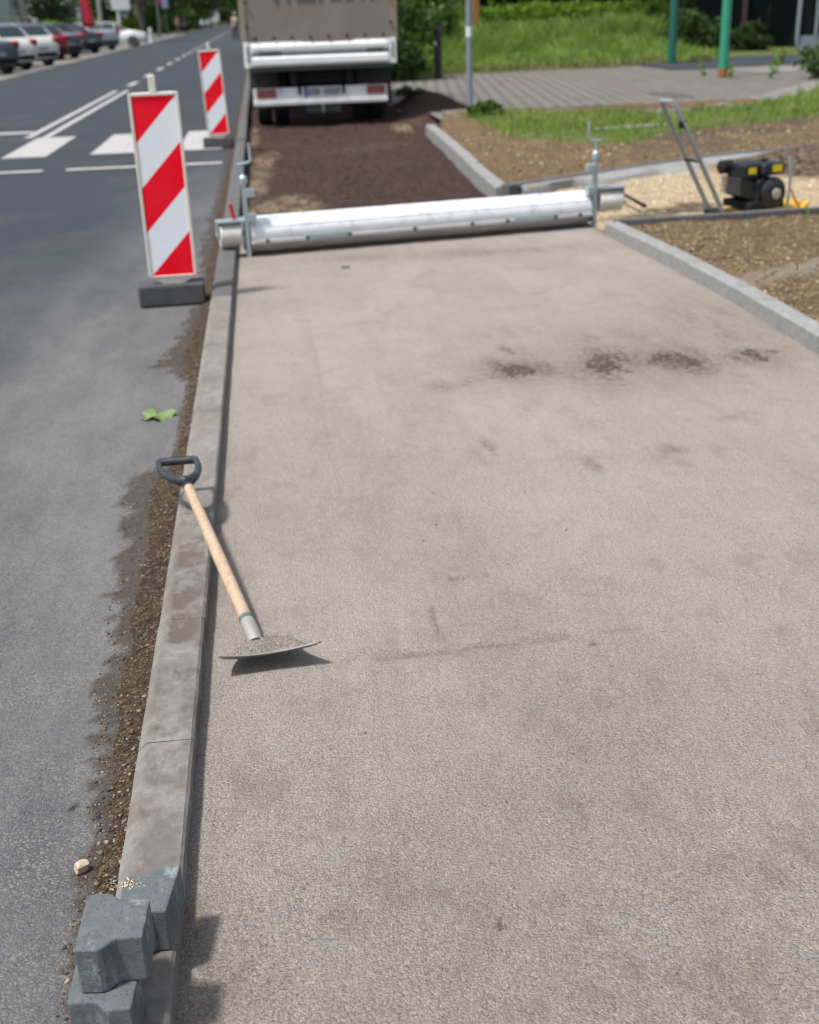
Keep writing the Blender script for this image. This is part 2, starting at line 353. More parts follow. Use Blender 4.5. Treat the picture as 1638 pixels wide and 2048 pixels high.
# things
M['zinc'] = simple('galvanised', (.42, .52, .55), .42, .55, .3, (.22, .25, .25), 14, .1)
def alu():
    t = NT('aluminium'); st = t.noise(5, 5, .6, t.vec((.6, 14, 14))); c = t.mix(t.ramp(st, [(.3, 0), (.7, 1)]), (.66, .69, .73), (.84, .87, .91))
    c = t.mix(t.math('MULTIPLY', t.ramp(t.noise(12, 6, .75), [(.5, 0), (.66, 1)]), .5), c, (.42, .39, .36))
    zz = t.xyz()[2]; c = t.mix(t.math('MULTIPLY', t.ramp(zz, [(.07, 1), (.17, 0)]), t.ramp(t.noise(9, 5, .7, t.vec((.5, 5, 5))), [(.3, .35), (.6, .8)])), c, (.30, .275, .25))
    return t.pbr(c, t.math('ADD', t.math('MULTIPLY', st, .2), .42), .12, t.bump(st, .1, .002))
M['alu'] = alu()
M['drum'] = simple('white_drum', (.72, .70, .67), .5, 0, .6, (.30, .23, .16), 9, .2)
M['redplastic'] = simple('red_plastic', (.55, .02, .025), .4, 0, .15)
M['blackrubber'] = simple('black_rubber', (.030, .031, .034), .8, 0, .45, (.12, .105, .09), 7, .5)
M['rubber_base'] = simple('recycled_rubber', (.055, .058, .062), .85, 0, .5, (.15, .14, .13), 12, .8)
M['grip'] = simple('grip_plastic', (.018, .026, .034), .42, 0, .45, (.10, .10, .10), 60, .35)
def wood():
    t = NT('ash_wood'); g = t.noise(9, 6, .6, t.vec((9, 9, .7))); c = t.mix(t.ramp(g, [(.3, 0), (.7, 1)]), (.36, .25, .165), (.54, .405, .29))
    c = t.mix(t.math('MULTIPLY', t.ramp(t.noise(16, 5, .7), [(.56, 0), (.68, 1)]), .6), c, (.20, .165, .135))
    y = t.xyz()[1]; up = t.ramp(y, [(.62, 0), (.72, 1)]); c = t.mix(t.math('MULTIPLY', up, t.ramp(t.noise(40, 5, .7), [(.48, 0), (.6, .8)])), c, (.17, .155, .14))
    return t.pbr(c, .62, 0, t.bump(g, .25, .001))
M['wood'] = wood()
M['bladesteel'] = granular('dusty_steel', (.27, .24, .215), (.36, .315, .285), (.14, .12, .11), (.26, .27, .28), soft=.45)
M['steeledge'] = simple('worn_steel', (.27, .265, .255), .5, .35, .5, (.24, .21, .19), 16, .2)
M['socket'] = simple('chipped_socket', (.36, .36, .34), .6, .25, .7, (.17, .13, .10), 28, .4)
M['bluepaint'] = simple('blue_paint', (.05, .11, .14), .5, 0, .5, (.28, .25, .2), 30, .3)
M['cream'] = simple('cream_plastic', (.70, .68, .60), .45, 0, .3, (.35, .31, .24), 9, .1)
M['sheetwhite'] = simple('reflective_white', (.82, .88, .94), .38, 0, .22, (.45, .44, .42), 5, .05, fine=300)
M['sheetred'] = simple('reflective_red', (.90, .003, .022), .45, 0, .2, (.55, .10, .09), 6, .05, fine=300, spec=.15)
M['tarp'] = simple('tarpaulin', (.235, .205, .18), .7, 0, .4, (.13, .11, .10), 3, .3)
M['tarpedge'] = simple('tarp_edge', (.30, .25, .18), .7, 0, .6, (.12, .09, .06), 7, .3)
M['truckwhite'] = simple('truck_white', (.88, .91, .92), .45, 0, .25, (.30, .28, .24), 5, .1)
M['truckdirty'] = simple('truck_white_dirty', (.66, .67, .68), .5, 0, .5, (.22, .2, .18), 6, .2)
M['chassis'] = simple('chassis_black', (.014, .015, .016), .75, 0, .3, (.045, .04, .035), 6, .3, spec=.2)
M['tyre'] = simple('tyre', (.018, .018, .019), .85, 0, .4, (.08, .065, .055), 14, .4)
M['redlight'] = simple('red_lens', (.42, .02, .02), .25, 0, .35, (.16, .07, .05), 12, .05)
M['reddim'] = simple('dusty_red_lens', (.20, .045, .04), .4, 0, .6, (.2, .15, .13), 12, .05)
M['darkgreen'] = simple('dark_green_metal', (.03, .07, .055), .5, 0, .4, (.1, .09, .07), 8, .2)
M['blue'] = simple('plate_blue', (.015, .05, .32), .4, 0, .1)
M['platewhite'] = simple('plate_white', (.42, .43, .45), .4, 0, .35, (.2, .18, .16), 14, .05)
M['ink'] = simple('black_ink', (.02, .02, .022), .5, 0, .2)
M['tarpblue'] = simple('tarp_blue', (.07, .085, .17), .7, 0, .3)
M['glass'] = NT('car_glass').pbr((.03, .045, .05), .08, 0, spec=.6)
M['rim'] = simple('alloy', (.40, .41, .43), .35, .7, .3, (.12, .11, .1), 15, .1)
M['polesteel'] = simple('pole_steel', (.25, .30, .36), .5, .3, .35, (.16, .16, .16), 8, .1)
M['sticker'] = simple('sticker', (.72, .74, .75), .5, 0, .2)
M['polewood'] = simple('orange_timber', (.30, .135, .04), .75, 0, .5, (.13, .06, .02), 8, .5)
M['blackpost'] = simple('black_post', (.016, .018, .022), .5, 0, .3, (.07, .06, .06), 8, .2)
M['greenpost'] = simple('green_post', (.03, .29, .185), .45, 0, .25, (.10, .22, .15), 6, .1)
M['greenpostdark'] = simple('green_post_dark', (.012, .12, .085), .45, 0, .3, (.03, .08, .06), 6, .1)
M['rust'] = simple('rust', (.30, .11, .04), .9, 0, .4, (.14, .06, .03), 20, .5)
M['gateframe'] = simple('gate_frame', (.26, .32, .34), .45, .2, .3, (.14, .15, .14), 8, .1)
M['gatepanel'] = simple('gate_panel', (.006, .014, .012), .5, 0, .3, (.012, .02, .014), 5, .1, spec=.1)
M['darkwall'] = simple('shaded_boards', (.006, .010, .010), .85, 0, .4, (.012, .016, .012), 5, .4, spec=.04)  # shade under the trees is put into the boards' near-black colour
M['brownpost'] = simple('brown_post', (.05, .03, .026), .7, 0, .3)
M['enginesheet'] = simple('engine_black', (.012, .016, .020), .45, 0, .4, (.10, .098, .094), 22, .3, spec=.3)
M['enginemetal'] = simple('engine_metal', (.09, .09, .085), .55, .3, .5, (.16, .13, .1), 30, .5)
M['yellow'] = simple('yellow_label', (.78, .58, .01), .45, 0, .08)
M['yellowpaint'] = simple('yellow_paint', (.62, .36, .03), .5, 0, .5, (.25, .17, .09), 14, .3)
M['recoil'] = simple('recoil_silver', (.46, .44, .36), .5, .3, .4, (.2, .19, .15), 30, .2)
M['handlesteel'] = simple('handle_steel', (.30, .345, .34), .45, .3, .35, (.16, .13, .10), 18, .2)
M['skin'] = simple('skin', (.42, .24, .17), .6, 0, .1)
M['wallgreen'] = simple('pale_green_render', (.46, .56, .46), .9, 0, .2, (.3, .34, .29), .6, .1, fine=4)
M['wallwhite'] = simple('pale_render', (.50, .54, .54), .9, 0, .25, (.3, .3, .3), .6, .1, fine=4)
M['roof'] = simple('roof_dark', (.09, .06, .05), .8, 0, .3)
M['redcloth'] = simple('red_cloth', (.55, .02, .06), .7, 0, .1)
M['pink'] = simple('pink_sign', (.60, .03, .26), .5, 0, .1)
M['signblue'] = simple('sign_back_blue', (.22, .32, .44), .5, .1, .2)
M['signwhite'] = simple('sign_white', (.70, .74, .78), .5, 0, .15)
M['concpole'] = simple('concrete_pole', (.33, .33, .31), .85, 0, .35, (.18, .18, .17), 4, .3)
M['damppatch'] = simple('damp_paving', (.085, .08, .074), .85, 0, .4)
M['limestone'] = concrete('limestone', (.50, .43, .33), .15, (.3, .22, .14), 20)
M['batten'] = simple('grey_timber', (.34, .34, .28), .8, 0, .3)

# ------------------------------------------------------------------ setting
KX0, KX1, KTOP = -.352, -.238, .053         # left kerb: outer face, inner face, top
def struct(o, kind='structure'): o['kind'] = kind; return o
# the widest ground sheet
struct(field('ground', np.linspace(-600, 600, 41), np.linspace(-60, 1000, 41), lambda X, Y: X*0-.17, M['ground']))
# road: damp-earth edge measured along the gutter
EDGE = [(330, 700), (318, 722), (312, 735), (372, 765), (365, 800), (352, 880), (335, 925), (262, 955), (240, 1000), (240, 1080), (236, 1130), (214, 1200), (206, 1250), (214, 1300), (196, 1350),
        (176, 1390), (196, 1450), (182, 1500), (190, 1550), (166, 1620), (190, 1650), (182, 1700), (152, 1740), (150, 1800), (128, 1900), (112, 2040)]
_e = sorted([(U(*q, -.02).y, KX0-U(*q, -.02).x) for q in EDGE])
EY = np.array([0.]+[a for a, b in _e]+[6.6, 9, 13, 60]); ED = np.array([.13]+[b for a, b in _e]+[.10, .14, .10, .08])
def edge_w(Y): return np.interp(Y, EY, ED)
def wet(X, Y):
    d = KX0-X; w = edge_w(Y+.02*(fbm(X*30, Y*30, 3)-.5))*(.88+.95*(fbm(X*6+7, Y*24, 5, 5)-.5))+.035*(fbm(X*60, Y*90, 9)-.5)
    return 1-sstep(-.006, .010, d-w)
def dust(X, Y):
    d = KX0-X; near = 1-sstep(3.5, 9.5, Y)
    a = (1-sstep(.15, 1.1, d))*.85*(1-sstep(8, 16, Y))+.72*near*(.45+.8*fbm(X*1.3, Y*.5, 21))
    streak = np.exp(-((d-(.62+.02*Y))/.16)**2)*.5*near
    return np.clip(a*(.55+.9*fbm(X*5, Y*1.3, 11))+streak*fbm(X*3, Y*1.1, 19), 0, 1)
CRK = [[(0, 1262), (20, 1252), (38, 1236)], [(100, 1618), (130, 1612), (165, 1618), (190, 1612)], [(150, 1632), (165, 1626), (200, 1634)]]
def crack(X, Y):
    r = X*0
    for c in CRK:
        P = [U(*q, -.02) for q in c]
        for a, b in zip(P, P[1:]):
            dx, dy = b.x-a.x, b.y-a.y; t = np.clip(((X-a.x)*dx+(Y-a.y)*dy)/(dx*dx+dy*dy), 0, 1)
            d = np.hypot(X-a.x-t*dx+.006*(fbm(X*40, Y*40, 2)-.5), Y-a.y-t*dy+.006*(fbm(X*40, Y*40, 8)-.5)); r = np.maximum(r, 1-sstep(.0015, .005, d))
    return r
def grow(a, b, d0, k):
    o = [a]
    while o[-1] < b: o.append(o[-1]+d0+k*(o[-1]-a))
    return o
rx = sorted([-7.4, -6.6]+[KX0+.03-v for v in grow(0, 6.2, .008, .05)])
ry = [-3, -1, .3]+grow(.7, 420, .008, .009)
struct(field('road', rx, ry, lambda X, Y: -.02+.004*(fbm(X*2, Y*1.2, 31)-.5), M['asphalt'], {'wet': wet, 'dust': dust, 'crack': crack}))
# lane markings
def quad_strip(mb, pts, z=-.012):
    n = len(pts); mb.add([(p[0], p[1], z) for p in pts], [tuple(range(n))])
def bar(mb, x0, x1, y0, y1, z=-.012): quad_strip(mb, [(x0, y0), (x1, y0), (x1, y1), (x0, y1)], z)
mb = MB()
for k in range(6): bar(mb, -1.04-k*1.02+.0, -1.04-k*1.02+.52, 14.95, 17.55)
struct(mb.build('zebra_crossing', M['paint']))
mb = MB(); bar(mb, -3.28, -3.17, 17.6, 29); bar(mb, -3.03, -2.92, 17.6, 29)
struct(mb.build('centre_lines', M['paint']))
mb = MB()
for k in range(26): bar(mb, -3.22, -3.06, 31.0+k*4.6, 33.0+k*4.6)
struct(mb.build('lane_dashes', M['paint']))
mb = MB()
for a, b in ((-.48, -2.12), (-2.36, -3.2), (-3.45, -4.3)): bar(mb, b, a, 13.38, 13.56)
bar(mb, -6.2, -3.3, 18.35, 18.7)
struct(mb.build('stop_lines', M['paint']))
# left side: parking strip and pavement
struct(field('parking_strip', np.linspace(-13.6, -7.3, 14), [20, 30, 40, 55, 70, 90, 140], lambda X, Y: X*0-.014, M['farpave']))
struct(field('left_pavement', np.linspace(-17, -13.5, 6), [0, 20, 40, 80, 140, 260], lambda X, Y: X*0+.06, M['farpave']))
struct(field('left_lawn', np.linspace(-60, -16.9, 6), [-20, 20, 60, 140, 300], lambda X, Y: X*0+.05, M['verge']))

# dirt along the kerb foot
def dirt_z(X, Y):
    d = KX0-X; w = edge_w(Y)*.68+.02
    hump = .020*(1-sstep(.0, 1.0, d/w))*(.6+.9*fbm(X*14, Y*9, 41, 5))+.010*(fbm(X*60, Y*60, 43, 4)-.5)*(1-sstep(.6, 1.2, d/w))
    return -.026+hump
struct(field('gutter_dirt', np.linspace(KX0-.30, KX0+.01, 46), grow(.6, 13, .007, .012), dirt_z, M['dirt']), 'stuff').name = 'dirt'
tag(bpy.data.objects['dirt'], 'brown damp dirt collected along the foot of the long kerb', 'dirt')

def rocks(name, pts, sizes, mat, parent=None, zscale=.7):
    base = np.array([(0, 0, 1), (.894, 0, .447), (.276, .851, .447), (-.724, .526, .447), (-.724, -.526, .447), (.276, -.851, .447),
                     (.724, .526, -.447), (-.276, .851, -.447), (-.894, 0, -.447), (-.276, -.851, -.447), (.724, -.526, -.447), (0, 0, -1)])
    tri = np.array([(0, 1, 2), (0, 2, 3), (0, 3, 4), (0, 4, 5), (0, 5, 1), (1, 6, 2), (2, 7, 3), (3, 8, 4), (4, 9, 5), (5, 10, 1),
                    (2, 6, 7), (3, 7, 8), (4, 8, 9), (5, 9, 10), (1, 10, 6), (11, 7, 6), (11, 8, 7), (11, 9, 8), (11, 10, 9), (11, 6, 10)])
    n = len(pts); P = np.asarray(pts)
    j = base[None]*(.72+.5*RNG.random((n, 12, 1)))
    sc = np.asarray(sizes)[:, None]*np.stack([.7+.6*RNG.random(n), .7+.6*RNG.random(n), zscale*(.7+.5*RNG.random(n))], -1)
    j = j*sc[:, None, :]; a = RNG.random(n)*2*PI; ca, sa = np.cos(a)[:, None], np.sin(a)[:, None]
    x = j[..., 0]*ca-j[..., 1]*sa; y = j[..., 0]*sa+j[..., 1]*ca
    v = np.stack([x, y, j[..., 2]], -1)+P[:, None, :]
    me = bpy.data.meshes.new(name); nv = n*12
    me.vertices.add(nv); me.vertices.foreach_set('co', v.reshape(-1, 3).astype(np.float32).ravel())
    f = (tri[None]+(np.arange(n)*12)[:, None, None]).reshape(-1, 3)
    me.loops.add(f.size); me.loops.foreach_set('vertex_index', f.ravel().astype(np.int32))
    me.polygons.add(len(f)); me.polygons.foreach_set('loop_start', np.arange(0, f.size, 3, dtype=np.int32)); me.update(calc_edges=True)
    return link(name, me, mat, parent)
# pebbles in the gutter
N = 13000; py = .8+RNG.random(N)**1.5*6.5; pd = RNG.random(N)**1.5*edge_w(py)*.98
px = KX0-pd-.003; pz = dirt_z(px, py); ok = pz > -.027; ps = .0011+.0032*RNG.random(N)**3+(RNG.random(N) < .012)*.0045
tag(struct(rocks('gravel', np.stack([px, py, np.maximum(pz, -.021)+ps*.3], -1)[ok], ps[ok], M['pebble']), 'stuff'), 'fine gravel and grit scattered in the dirt beside the long kerb', 'gravel')

# fresh concrete path
RKY = np.array([-3, 4.8, 5.45, 6.32, 7.0, 7.91]); RKX = np.array([2.30, 2.295, 2.30, 2.295, 2.265, 2.205])
def rk(Y): return np.interp(Y, RKY, RKX)
STAINS_SHADE = [(1035, 742, 38, 12, 1.), (1225, 728, 48, 20, 1.), (1345, 716, 50, 17, .95), (1500, 710, 36, 12, .8), (1270, 672, 60, 18, .45), (1185, 682, 34, 18, .45), (1420, 640, 75, 36, .5), (1450, 668, 40, 16, .5),
          (905, 762, 46, 14, .4), (1120, 742, 60, 9, .45), (1010, 700, 16, 14, .4), (865, 888, 28, 22, .42), (968, 900, 26, 24, .33), (1105, 885, 12, 16, .45), (1195, 925, 34, 22, .3), (1350, 912, 34, 20, .32),
          (890, 1163, 28, 15, .62), (945, 1152, 30, 7, .3), (885, 1275, 9, 22, .4), (868, 1235, 5, 26, .35), (965, 1400, 12, 14, .3), (1052, 818, 5, 3, 1.), (700, 1580, 50, 26, .18), (690, 1830, 50, 30, .26), (745, 1850, 30, 18, .2),
          (1560, 1855, 22, 22, .5), (1100, 2010, 40, 24, .35), (1185, 1286, 5, 3, .9), (1000, 1852, 6, 5, .9), (440, 1050, 18, 12, .5), (700, 515, 120, 5, .5), (950, 505, 130, 5, .55), (1080, 498, 60, 4, .5), (690, 535, 8, 4, .8),  # the mark by the kerb paints the shovel grip's cast shadow
          (800, 1330, 10, 60, .22), (1540, 640, 30, 20, .3), (1600, 680, 26, 14, .4), (1350, 600, 60, 30, .2), (1060, 720, 160, 30, .2), (780, 2020, 40, 20, .2)]
_st = []
for (a, b, ru, rv, k) in STAINS_SHADE:
    c = U(a, b); e1 = U(a+ru, b)-c; e2 = U(a, b+rv)-c; _st.append((c.x, c.y, max(.01, abs(e1.x)), max(.012, abs(e2.y)), k))
def seg_d(X, Y, pts):
    r = X*0+9
    for a, b in zip(pts, pts[1:]):
        dx, dy = b.x-a.x, b.y-a.y; t = np.clip(((X-a.x)*dx+(Y-a.y)*dy)/(dx*dx+dy*dy), 0, 1); r = np.minimum(r, np.hypot(X-a.x-t*dx, Y-a.y-t*dy))
    return r
L1 = [U(*q) for q in [(760, 1312), (880, 1300), (1000, 1285), (1138, 1270)]]; L1b = [U(*q) for q in [(1215, 1258), (1278, 1250)]]
L2 = [U(*q) for q in [(800, 1640), (772, 1480), (752, 1360)]]; L3 = [U(*q) for q in [(692, 1000), (662, 870), (640, 750), (615, 640)]]
def wob(X, Y, s): return .006*(fbm(X*12, Y*12, s)-.5)
def lines(X, Y, w=1.):
    return np.maximum.reduce([(1-sstep(.004*w, .015*w, seg_d(X+wob(X, Y, 1), Y+wob(X, Y, 2), L1))), .8*(1-sstep(.004*w, .013*w, seg_d(X, Y, L1b))),
                              .38*(1-sstep(.001*w, .006*w, seg_d(X+wob(X, Y, 3), Y, L2)))*(.3+fbm(X*9, Y*9, 4)), .3*(1-sstep(.002*w, .01*w, seg_d(X+wob(X, Y, 5), Y, L3)))])
TR1 = [U(*q) for q in [(880, 772), (1040, 745), (1240, 738), (1400, 715), (1545, 702)]]; TR2 = [U(*q) for q in [(1250, 735), (1340, 775), (1450, 830)]]
def stain(X, Y):
    r = X*0
    for (cx, cy, rx_, ry_, k) in _st:
        wx = X+rx_*.9*(fbm(X*5/max(rx_*8, .1)+cx, Y*5/max(ry_*4, .1), 51)-.5); wy = Y+ry_*.9*(fbm(X*6, Y*6+cy, 53)-.5)
        q = ((wx-cx)/rx_)**2+((wy-cy)/ry_)**2+1.7*(fbm(X*24+2*Y, Y*8, 55, 5)-.5)
        r = np.maximum(r, (.75 if .4 < k < .56 and ry_ > .03 else 1.2)*k*(1-sstep(.0, 2.3, q)))
    for P_, k_ in ((TR1, .6), (TR2, .3)): r = np.maximum(r, k_*(1-sstep(.0, .11, seg_d(X, Y, P_)+.12*(fbm(X*9, Y*5, 58, 5)-.45))))
    soft = X*0
    for (cx, cy, rx_, ry_, k) in _st:
        if k > .4 and rx_ > .05: soft = np.maximum(soft, .8*k*np.exp(-.5*(((X-cx)/(rx_*1.9))**2+((Y-cy)/(ry_*1.9))**2)))
    soft = np.maximum(soft, .42*(1-sstep(.0, .17, seg_d(X, Y, TR1)+.10*(fbm(X*6, Y*5, 56, 5)-.5))))*(.25+1.3*fbm(X*9+2*Y, Y*3.2, 60, 6))
    brk = .22+1.15*sstep(.36, .60, fbm(X*17+3*Y, Y*6, 57, 5))
    r = np.maximum(np.clip(r*brk*(.95+.8*sstep(.6, 1., r)), 0, 1.), soft)
    edge = .5*(1-sstep(.0, .06, rk(Y)-X))*fbm(X*8, Y*3, 59)*1.4
    smear = .20*sstep(.54, .74, fbm(X*2.6+.35*Y, Y*.9, 61, 6))*(.4+fbm(X*14, Y*5, 62))
    return np.maximum.reduce([r, edge, smear, .45*lines(X, Y, 1.6)])
def path_z(X, Y):
    z = .006*(fbm(X*1.5, Y*.8, 63)-.5)+.004*(fbm(X*9, Y*7, 65, 4)-.5)+.003*(fbm(X*45, Y*45, 67, 3)-.5)
    z = z-.006*lines(X, Y, 1.5)-.004*stain(X, Y)*(1-sstep(3, 6, Y))
    return z
xs = np.arange(KX1-.01, 2.34, .011); ys = grow(.7, 8.35, .009, .006); ys = [-3., -1., 0.]+ys
def path_zz(X, Y):
    z = path_z(X, Y); return np.where(X > rk(Y)+.03, -.16, z)
struct(field('path', xs, ys, path_zz, M['path'], {'stain': stain, 'sunlit': lambda X, Y: sstep(1.4, 3.6, Y)*(.5+.9*fbm(X*1.2, Y*.8, 69))}))
# loose grit on the path
N = 7000; gy = .9+RNG.random(N)**1.4*4.2; gx = KX1+.01+RNG.random(N)*2.2
k = (gx < rk(gy)-.03); gs = .0006+.0016*RNG.random(N)**3+(RNG.random(N) < .012)*.0025
tag(struct(rocks('crumbs', np.stack([gx, gy, path_z(gx, gy)+gs*.3], -1)[k], gs[k], M['grit']), 'stuff'), 'loose crumbs of grit lying over the fresh concrete path', 'crumbs')

# aggregate base beyond the screed
SAND = [(545, 415, 90, 22), (600, 405, 45, 16), (525, 335, 26, 30), (515, 375, 22, 20), (535, 312, 26, 12), (505, 275, 14, 30), (805, 258, 22, 10), (840, 246, 30, 10), (760, 290, 60, 8), (690, 300, 70, 8), (560, 290, 30, 8)]
_sd = []
for (a, b, ru, rv) in SAND:
    c = U(a, b, -.08); _sd.append((c.x, c.y, abs((U(a+ru, b, -.08)-c).x), abs((U(a, b+rv, -.08)-c).y)))
def sand_a(X, Y):
    r = X*0
    for i, (cx, cy, rx_, ry_) in enumerate(_sd):
        q = ((X-cx)/rx_+.5*(fbm(X*4, Y*3, 70+i)-.5))**2+((Y-cy)/ry_+.5*(fbm(X*4, Y*3, 90+i)-.5))**2; r = np.maximum(r, (1-sstep(.1, 1.7, q))*(.10 if i > 6 else .6)*(.25+1.2*sstep(.35, .6, fbm(X*7, Y*4, 110+i))))
    return r
def base_z(X, Y):
    return -.085+.05*(fbm(X*1.6, Y*1.2, 71)-.5)+.035*(fbm(X*9, Y*7, 73)-.5)+.012*sand_a(X, Y)+.35*np.exp(-(((X-2.55)/.55)**2+((Y-19.6)/1.2)**2))
struct(field('aggregate_base', np.arange(KX1-.01, 3.9, .03), grow(8.1, 60, .03, .02), base_z, M['base'], {'sand': sand_a},
             keep=lambda X, Y: (X < np.interp(Y, [8, 9.9, 15.6, 17.6, 60], [2.2, 2.0, 2.2, 3.8, 3.8])+.05)))
N = 4500; bx = -.2+RNG.random(N)*2.3; by = 8.4+RNG.random(N)*10; bs = .004+.012*RNG.random(N)**3
tag(struct(rocks('rubble', np.stack([bx, by, base_z(bx, by)+bs*.3], -1), bs, M['redstone']), 'stuff'), 'dark reddish broken stone spread over the unpaved base layer', 'rubble')

# gravel pad of the side entrance
def pad_dark(X, Y):
    return np.maximum(sstep(.58, .68, fbm(X*1.6+3, Y*2.4, 81, 5))*.9, 1.*(1-sstep(.6, 1.5, ((X-5.05)/1.05)**2+((Y-10.75)/.72)**2+.6*(fbm(X*3, Y*3, 83)-.5))))
def pad_z(X, Y): return -.05+.035*(fbm(X*2, Y*2, 85)-.5)+.018*(fbm(X*14, Y*14, 87)-.5)+.16*np.exp(-(((X-5.1)/.8)**2+((Y-10.9)/.45)**2))-.02*(1-sstep(0, .5, X-1.95))+.06*sstep(9.3, 10.5, Y)
FKX = [1.91, 2.65, 3.4, 4.19, 5.35, 7.0, 10.]; FKY = [9.9, 10.35, 10.86, 11.29, 11.61, 11.85, 12.1]
struct(field('gravel_pad', np.arange(1.9, 10, .04), grow(8.06, 12.2, .04, 0), pad_z, M['gravel'], {'sand': pad_dark},
             keep=lambda X, Y: (Y < np.interp(X, FKX, FKY)+.05) & (X > 2.0-.3*(Y < 8.8))))
N = 3500; bx = 2.2+RNG.random(N)*3.6; by = 8.15+RNG.random(N)*3.2; bs = .005+.012*RNG.random(N)**2
k = (by < np.interp(bx, FKX, FKY)-.08) & (pad_dark(bx, by) < .4)
tag(struct(rocks('gravel_chips', np.stack([bx, by, pad_z(bx, by)+bs*.3], -1)[k], bs[k], M['gravelstone']), 'stuff'), 'pale beige gravel chips covering the side entrance', 'gravel').name = 'gravel_chippings'

# planted bed on the right
def bed_pale(X, Y):
    a = V(1638, 525, 6.6); P = [U(*q, .06) for q in [(1490, 558), (1540, 543), (1600, 532), (1700, 512)]]
    return 1-sstep(.05, .16, seg_d(X, Y, P)+.1*(fbm(X*8, Y*8, 93)-.5))
def bed_z(X, Y):
    e = X-rk(Y)-.1
    return .035+.05*(fbm(X*2.3, Y*2.3, 95)-.4)*sstep(0, .4, e)+.035*(fbm(X*13, Y*13, 97)-.5)+.015*(fbm(X*40, Y*40, 99)-.5)+.02*bed_pale(X, Y)
struct(field('soil_bed', np.arange(2.25, 8.5, .025), np.arange(-1, 8.0, .028), bed_z, M['bed'], {'sand': bed_pale}, keep=lambda X, Y: X > rk(Y)+.06))
N = 7000; bx = 2.35+RNG.random(N)*3.2; by = 3.8+RNG.random(N)*4.1; bs = .003+.011*RNG.random(N)**2.5
k = (bx > rk(by)+.12) & (fbm(bx*2, by*2, 101) > .36)
tag(struct(rocks('clods', np.stack([bx, by, bed_z(bx, by)+bs*.35], -1)[k], bs[k], M['clod']), 'stuff'), 'dried clods and small stones over the brown bed', 'clods').name = 'soil_rubble'

# bare earth, verge, paving, meadow
def strip_a(X, Y): return sstep(.45, .7, fbm(X*1.1, Y*1.6, 111))*.9*sstep(3.2, 4.6, X)
def strip_z(X, Y): return .05+.04*(fbm(X*2, Y*2, 113)-.5)+.03*(fbm(X*11, Y*11, 115)-.5)
struct(field('bare_earth', np.arange(1.9, 14, .05), grow(9.8, 18.2, .05, 0), strip_z, M['strip'], {'sand': strip_a},
             keep=lambda X, Y: (X > np.interp(Y, [9.8, 15.6, 18], [1.92, 2.18, 2.6])+.02) & (Y > np.interp(X, FKX, FKY)-.02)))
N = 2500; bx = 2.2+RNG.random(N)*6; by = 10.2+RNG.random(N)*4.5; bs = .006+.02*RNG.random(N)**3; k = (by > np.interp(bx, FKX, FKY)+.15)
tag(struct(rocks('earth_clods', np.stack([bx, by, strip_z(bx, by)+bs*.3], -1)[k], bs[k], M['clod']), 'stuff'), 'lumps of earth strewn between the side kerb and the grass verge', 'clods').name = 'earth_rubble'
VN = [(930, 248), (1000, 268), (1100, 280), (1200, 292), (1330, 268), (1450, 250), (1638, 232)]; VF = [(930, 228), (1050, 226), (1200, 226), (1330, 228), (1480, 217), (1580, 196), (1700, 160)]
vnx = [U(*q, .06).x for q in VN]; vny = [U(*q, .06).y for q in VN]; vfx = [U(*q, .06).x for q in VF]; vfy = [U(*q, .06).y for q in VF]
def v_near(x): return np.interp(x, vnx, vny)
def v_far(x): return np.interp(x, vfx, vfy)
def in_verge(x, y): return (x > 2.75) & (y > v_near(x)) & (y < v_far(x))
struct(field('verge', np.arange(2.5, 20, .12), np.arange(11, 26, .12), lambda X, Y: np.where(in_verge(X, Y), .085+.05*(fbm(X*2, Y*2, 121)-.5), .0), M['verge'], keep=in_verge))
def blades(name, x, y, z, h, w, mat, lean=.35, parent=None):
    n = len(x); a = RNG.random(n)*2*PI; l = lean*h*RNG.random(n); b = a+PI/2+.6*(RNG.random(n)-.5)
    r = np.stack([x, y, z], -1); d = np.stack([np.cos(a), np.sin(a), a*0], -1); e = np.stack([np.cos(b), np.sin(b), a*0], -1)
    up = np.array([0, 0, 1.])
    w = w[:, None]; h = h[:, None]; l = l[:, None]
    v = np.stack([r-d*w, r+d*w, r+e*l*.4+up*h*.6+d*w*.7, r+e*l+up*h-d*w*.1], 1).reshape(-1, 3)
    return raw_mesh(name, v, n, 4, mat, parent)
N = 26000; gx = 2.7+RNG.random(N)*9; gy = 12.5+RNG.random(N)*9; k = in_verge(gx+.3*(RNG.random(N)-.5), gy+.5*(RNG.random(N)-.5)) & (fbm(gx*2, gy*2, 123) > .33); gx, gy = gx[k], gy[k]
tag(struct(blades('grass', gx, gy, gx*0+.05, .05+.10*RNG.random(len(gx))*(.4+fbm(gx*1.5, gy*1.5, 125)), .006+.007*RNG.random(len(gx)), M['blade'], .7), 'stuff'), 'short mown grass on the verge before the block paving', 'grass')
